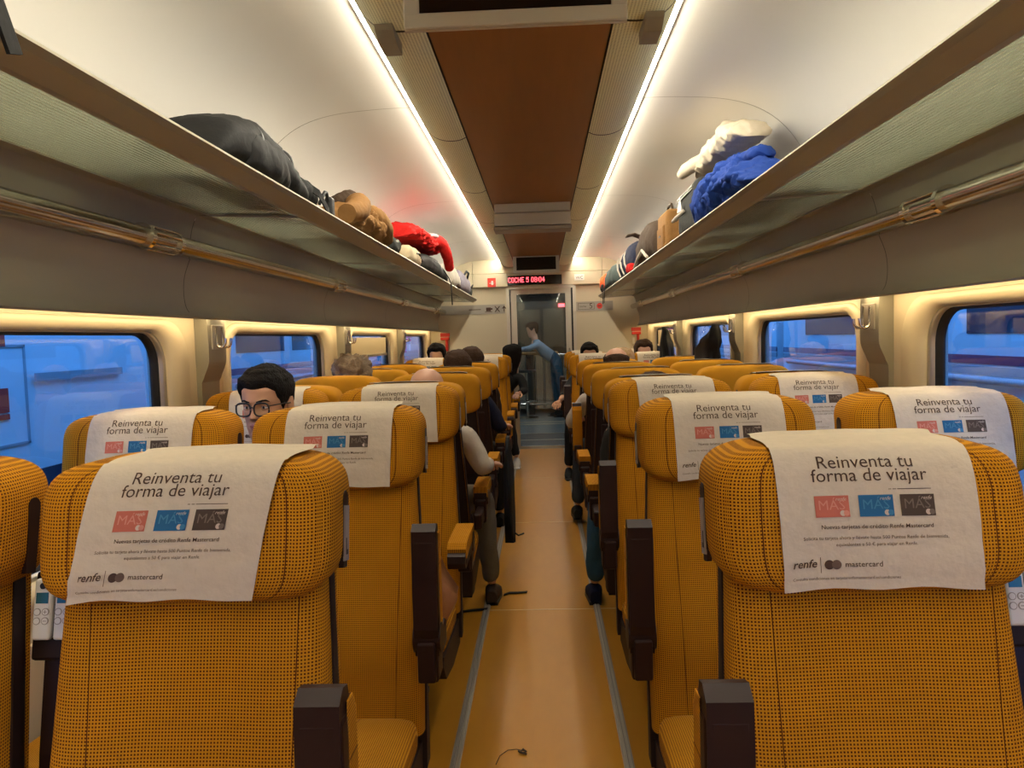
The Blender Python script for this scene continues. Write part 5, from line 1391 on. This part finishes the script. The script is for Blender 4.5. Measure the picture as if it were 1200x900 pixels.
for k in range(3):
    m = MB(); m.tube([(-0.14, -0.4 + k * 0.3, 0.03), (-0.158, -0.33 + k * 0.3, 0.10), (-0.15, -0.22 + k * 0.3, 0.17), (-0.12, -0.15 + k * 0.3, 0.23)], 0.008, 8); m.build('cord', M_cgry, r)
r = lug('pouch', 'little red pouch tucked on the rail before the navy backpack', 'pouch', (0.765, 6.22, ZR))
m = MB(); lump(m, (0, 0, 0), 0.024, 0.10, 0.06, None, 0.006, 11, 5.0, 0.012); m.build('bag_body', M_cred_j, r)
r = lug('backpack', 'grey teal backpack with dangling straps at the far end of the rack', 'backpack', (0.88, 8.20, ZR))
m = MB(); lump(m, (0, 0, 0), 0.13, 0.56, 0.20, lambda t: 1 - .15 * t, 0.014, 6, 71.0, 0.02, 2.6); m.build('bag_body', M_cteal, r)
for yy in (0.25, 0.42): m = MB(); ribbon(m, [(-0.12, yy, 0.06), (-0.142, yy, 0.01), (-0.150, yy + .02, -0.15)], 0.03, 0.003); m.build('strap', M_cblk, r)
r = lug('jacket', 'bright orange rolled jacket beside the grey teal backpack by the far wall', 'jacket', (0.86, 9.05, ZR))
m = MB(); lump(m, (0, 0, 0), 0.11, 0.27, 0.20, None, 0.014, 9, 81.0, 0.03, 2.2); m.build('jacket_body', M_corange, r)
m = MB(); lump(m, (-0.09, -0.10, 0.0), 0.025, 0.14, 0.10, None, 0.008, 9, 84.0, 0.02, 2.2); m.build('strap_pad', M_cblk, r)

# coats on the hooks
def drape(name, label, cat, x, y, ztop, zbot, prof, mt, seed, group=None, depth=0.055, folds=7):
    """cloth hanging from one point: prof gives half width along y and offset against drop"""
    r = empty(name, (x, y, ztop)); nu, nv = 48, 30; P = []
    for j in range(nv + 1):
        t = j / nv; hw, off = lerp_keys(prof, t); row = []
        for i in range(nu):
            a = 2 * PI * i / nu
            f_ = 1 + 0.16 * t * math.sin(folds * a + seed + 2 * t) + 0.08 * noise.noise(Vector((math.cos(a) * 2 + seed, math.sin(a) * 2, t * 4)))
            row.append((depth * (0.35 + 0.65 * min(1, t * 3)) * math.sin(a) * f_, off + hw * spow(math.cos(a), 0.8) * f_, (zbot - ztop) * t))
        P.append(row)
    m = MB(); m.grid(P, True); m.add(P[0], [tuple(range(nu))[::-1]]); m.add(P[-1], [tuple(range(nu))]); m.build('cloth', mt, r)
    tag(r, label, cat, group); return r
r = drape('coat', 'black coat hanging from a hook between the two farthest windows right of the aisle', 'coat', 1.19, 7.325, 1.46, 0.98, [(0, .02, -0.01), (.08, .10, -0.10), (.45, .16, -.19), (.8, .19, -.21), (1, .19, -.21)], M_cblk, 2.0, 'hanging things')
m = MB(); m.tube([(0.0, 0.0, -0.01), (0.045, 0.0, 0.0), (0.062, 0.0, -0.018)], 0.004, 6); m.build('loop', M_black, r)
r = drape('drawstring_bag', 'black sack hanging from a hook beside the second window right of the aisle', 'bag', 1.19, 5.15, 1.45, 1.13, [(0, .015, 0), (.12, .05, 0.02), (.35, .18, .14), (.55, .27, .25), (.75, .28, .25), (.92, .25, .22), (1, .20, .22)], M_cblk, 5.0, 'hanging things', 0.06, 5)
m = MB(); m.tube([(0.0, 0.0, -0.02), (0.04, -0.01, 0.0), (0.062, 0.0, -0.015)], 0.005, 6); m.build('cord', M_black, r)
r = drape('coat', 'black coat draped down the aisle side of the seat ahead of the bald person', 'coat', -0.186, 4.66, 0.80, 0.16, [(0, .05, 0), (.1, .12, 0), (.5, .15, 0.0), (.8, .11, -0.02), (1, .015, -.06)], M_cblk, 8.0, None, 0.030, 4)
m = MB(); ribbon(m, [(0.02, -0.04, -0.58), (0.05, -0.05, -0.60), (0.085, -0.06, -0.585)], 0.02, 0.003); m.build('strap', M_cblk, r)

# tan backpack standing on the seat
r = empty('backpack', (-0.440, 2.520, 0.450))
pear = lambda v: [(x * (1.06 if z < 0.12 else 1.06 - 0.36 * min(1, (z - 0.12) / 0.07)), y, z) for x, y, z in v]
m = MB(); lump(m, (0, 0, 0), 0.165, 0.095, 0.335, None, 0.006, 9, 3.0, 0.006, 3.2); m.v = pear(m.v); m.build('bag_body', M_leather, r)
m = MB(); lump(m, (0, -0.09, 0.02), 0.12, 0.05, 0.17, None, 0.004, 9, 6.0, 0.004, 3.0); m.build('pocket', M_leather, r)
m = MB(); pts = [(0.115 * spow(math.cos(a), .6), -0.03, 0.20 + 0.140 * spow(math.sin(a), .6)) for a in [PI * k / 20 for k in range(21)]]; m.tube(pts, 0.006, 8); m.build('piping', mat('pale_piping', (0.60, 0.48, 0.36), 0.6), r)
m = MB(); m.tube([(-0.05, 0, 0.33), (-0.04, 0, 0.37), (0.04, 0, 0.37), (0.05, 0, 0.33)], 0.008, 8); m.build('handle', M_leather, r)
tag(r, 'tan leather backpack with pale piping standing on an aisle seat cushion', 'backpack')

# tables between the facing seats
def table(s, label):
    r = empty('fold_table', (s * 0.80, 6.64, 0))
    m = MB(); m.box((0, 0, 0.735), (0.92, 0.46, 0.022), 0, 0.008); m.build('table_top', M_bartop, r)
    m = MB(); m.box((s * 0.05, 0, 0.36), (0.10, 0.16, 0.72), 0, 0.01); m.build('pedestal', M_dgrey, r)
    m = MB(); m.box((0, -0.232, 0.735), (0.92, 0.008, 0.030), 0, 0.003); m.build('edge_strip', M_brown, r)
    tag(r, label, 'table', 'tables between facing seats')
table(-1, 'wooden table between facing rows with a clear cup on it')
table(1, 'wooden table between facing rows beyond the balding man')
r = empty('cup', (-0.372, 6.62, 0.747))
prof = [(0.028, 0.0), (0.030, 0.002), (0.040, 0.13), (0.042, 0.132)]
m = MB(); m.grid([[(q * math.cos(2 * PI * k / 20), q * math.sin(2 * PI * k / 20), z) for k in range(20)] for q, z in prof], True); m.add([(0.028 * math.cos(2 * PI * k / 20), 0.028 * math.sin(2 * PI * k / 20), 0) for k in range(20)], [tuple(range(20))[::-1]]); m.build('cup_wall', mat('milky_plastic', (0.62, 0.58, 0.52), 0.25), r)
m = MB(); m.sphere((0, 0, 0.132), (0.040, 0.040, 0.045), 0, 20, 12); m.build('dome_lid', mat('pale_lid', (0.75, 0.72, 0.66), 0.2), r)
tag(r, 'pale drink cup with domed lid on the table left of the aisle', 'cup')

# on the floor
m = MB(); m.tube([(-0.150, 2.44, 0.003), (-0.140, 2.49, 0.004), (-0.115, 2.525, 0.004), (-0.085, 2.530, 0.004), (-0.06, 2.52, 0.004)], 0.0014, 6)
m.tube([(-0.078, 2.515, 0.006), (-0.062, 2.500, 0.007), (-0.052, 2.512, 0.006), (-0.062, 2.524, 0.008), (-0.074, 2.508, 0.006), (-0.050, 2.498, 0.005)], 0.0035, 6)
tag(m.build('hair_tie', M_cdkbr), 'thin curled thread with knot lying on the aisle floor nearest the camera', 'thread')
for pts, lab in (([(-0.44, 3.84, 0.006), (-0.36, 3.87, 0.006), (-0.28, 3.885, 0.006)], 'short flat black strap on the floor under the bald person'), ([(-0.205, 4.10, 0.006), (-0.18, 4.13, 0.006), (-0.13, 4.13, 0.006), (-0.08, 4.14, 0.006)], 'black strap tip lying on the aisle floor beside the dark boot')):
    m = MB(); ribbon(m, pts, 0.022, 0.003, 0, (0.2, 1, 0)); tag(m.build('strap', M_cblk), lab, 'strap', 'straps on the floor')
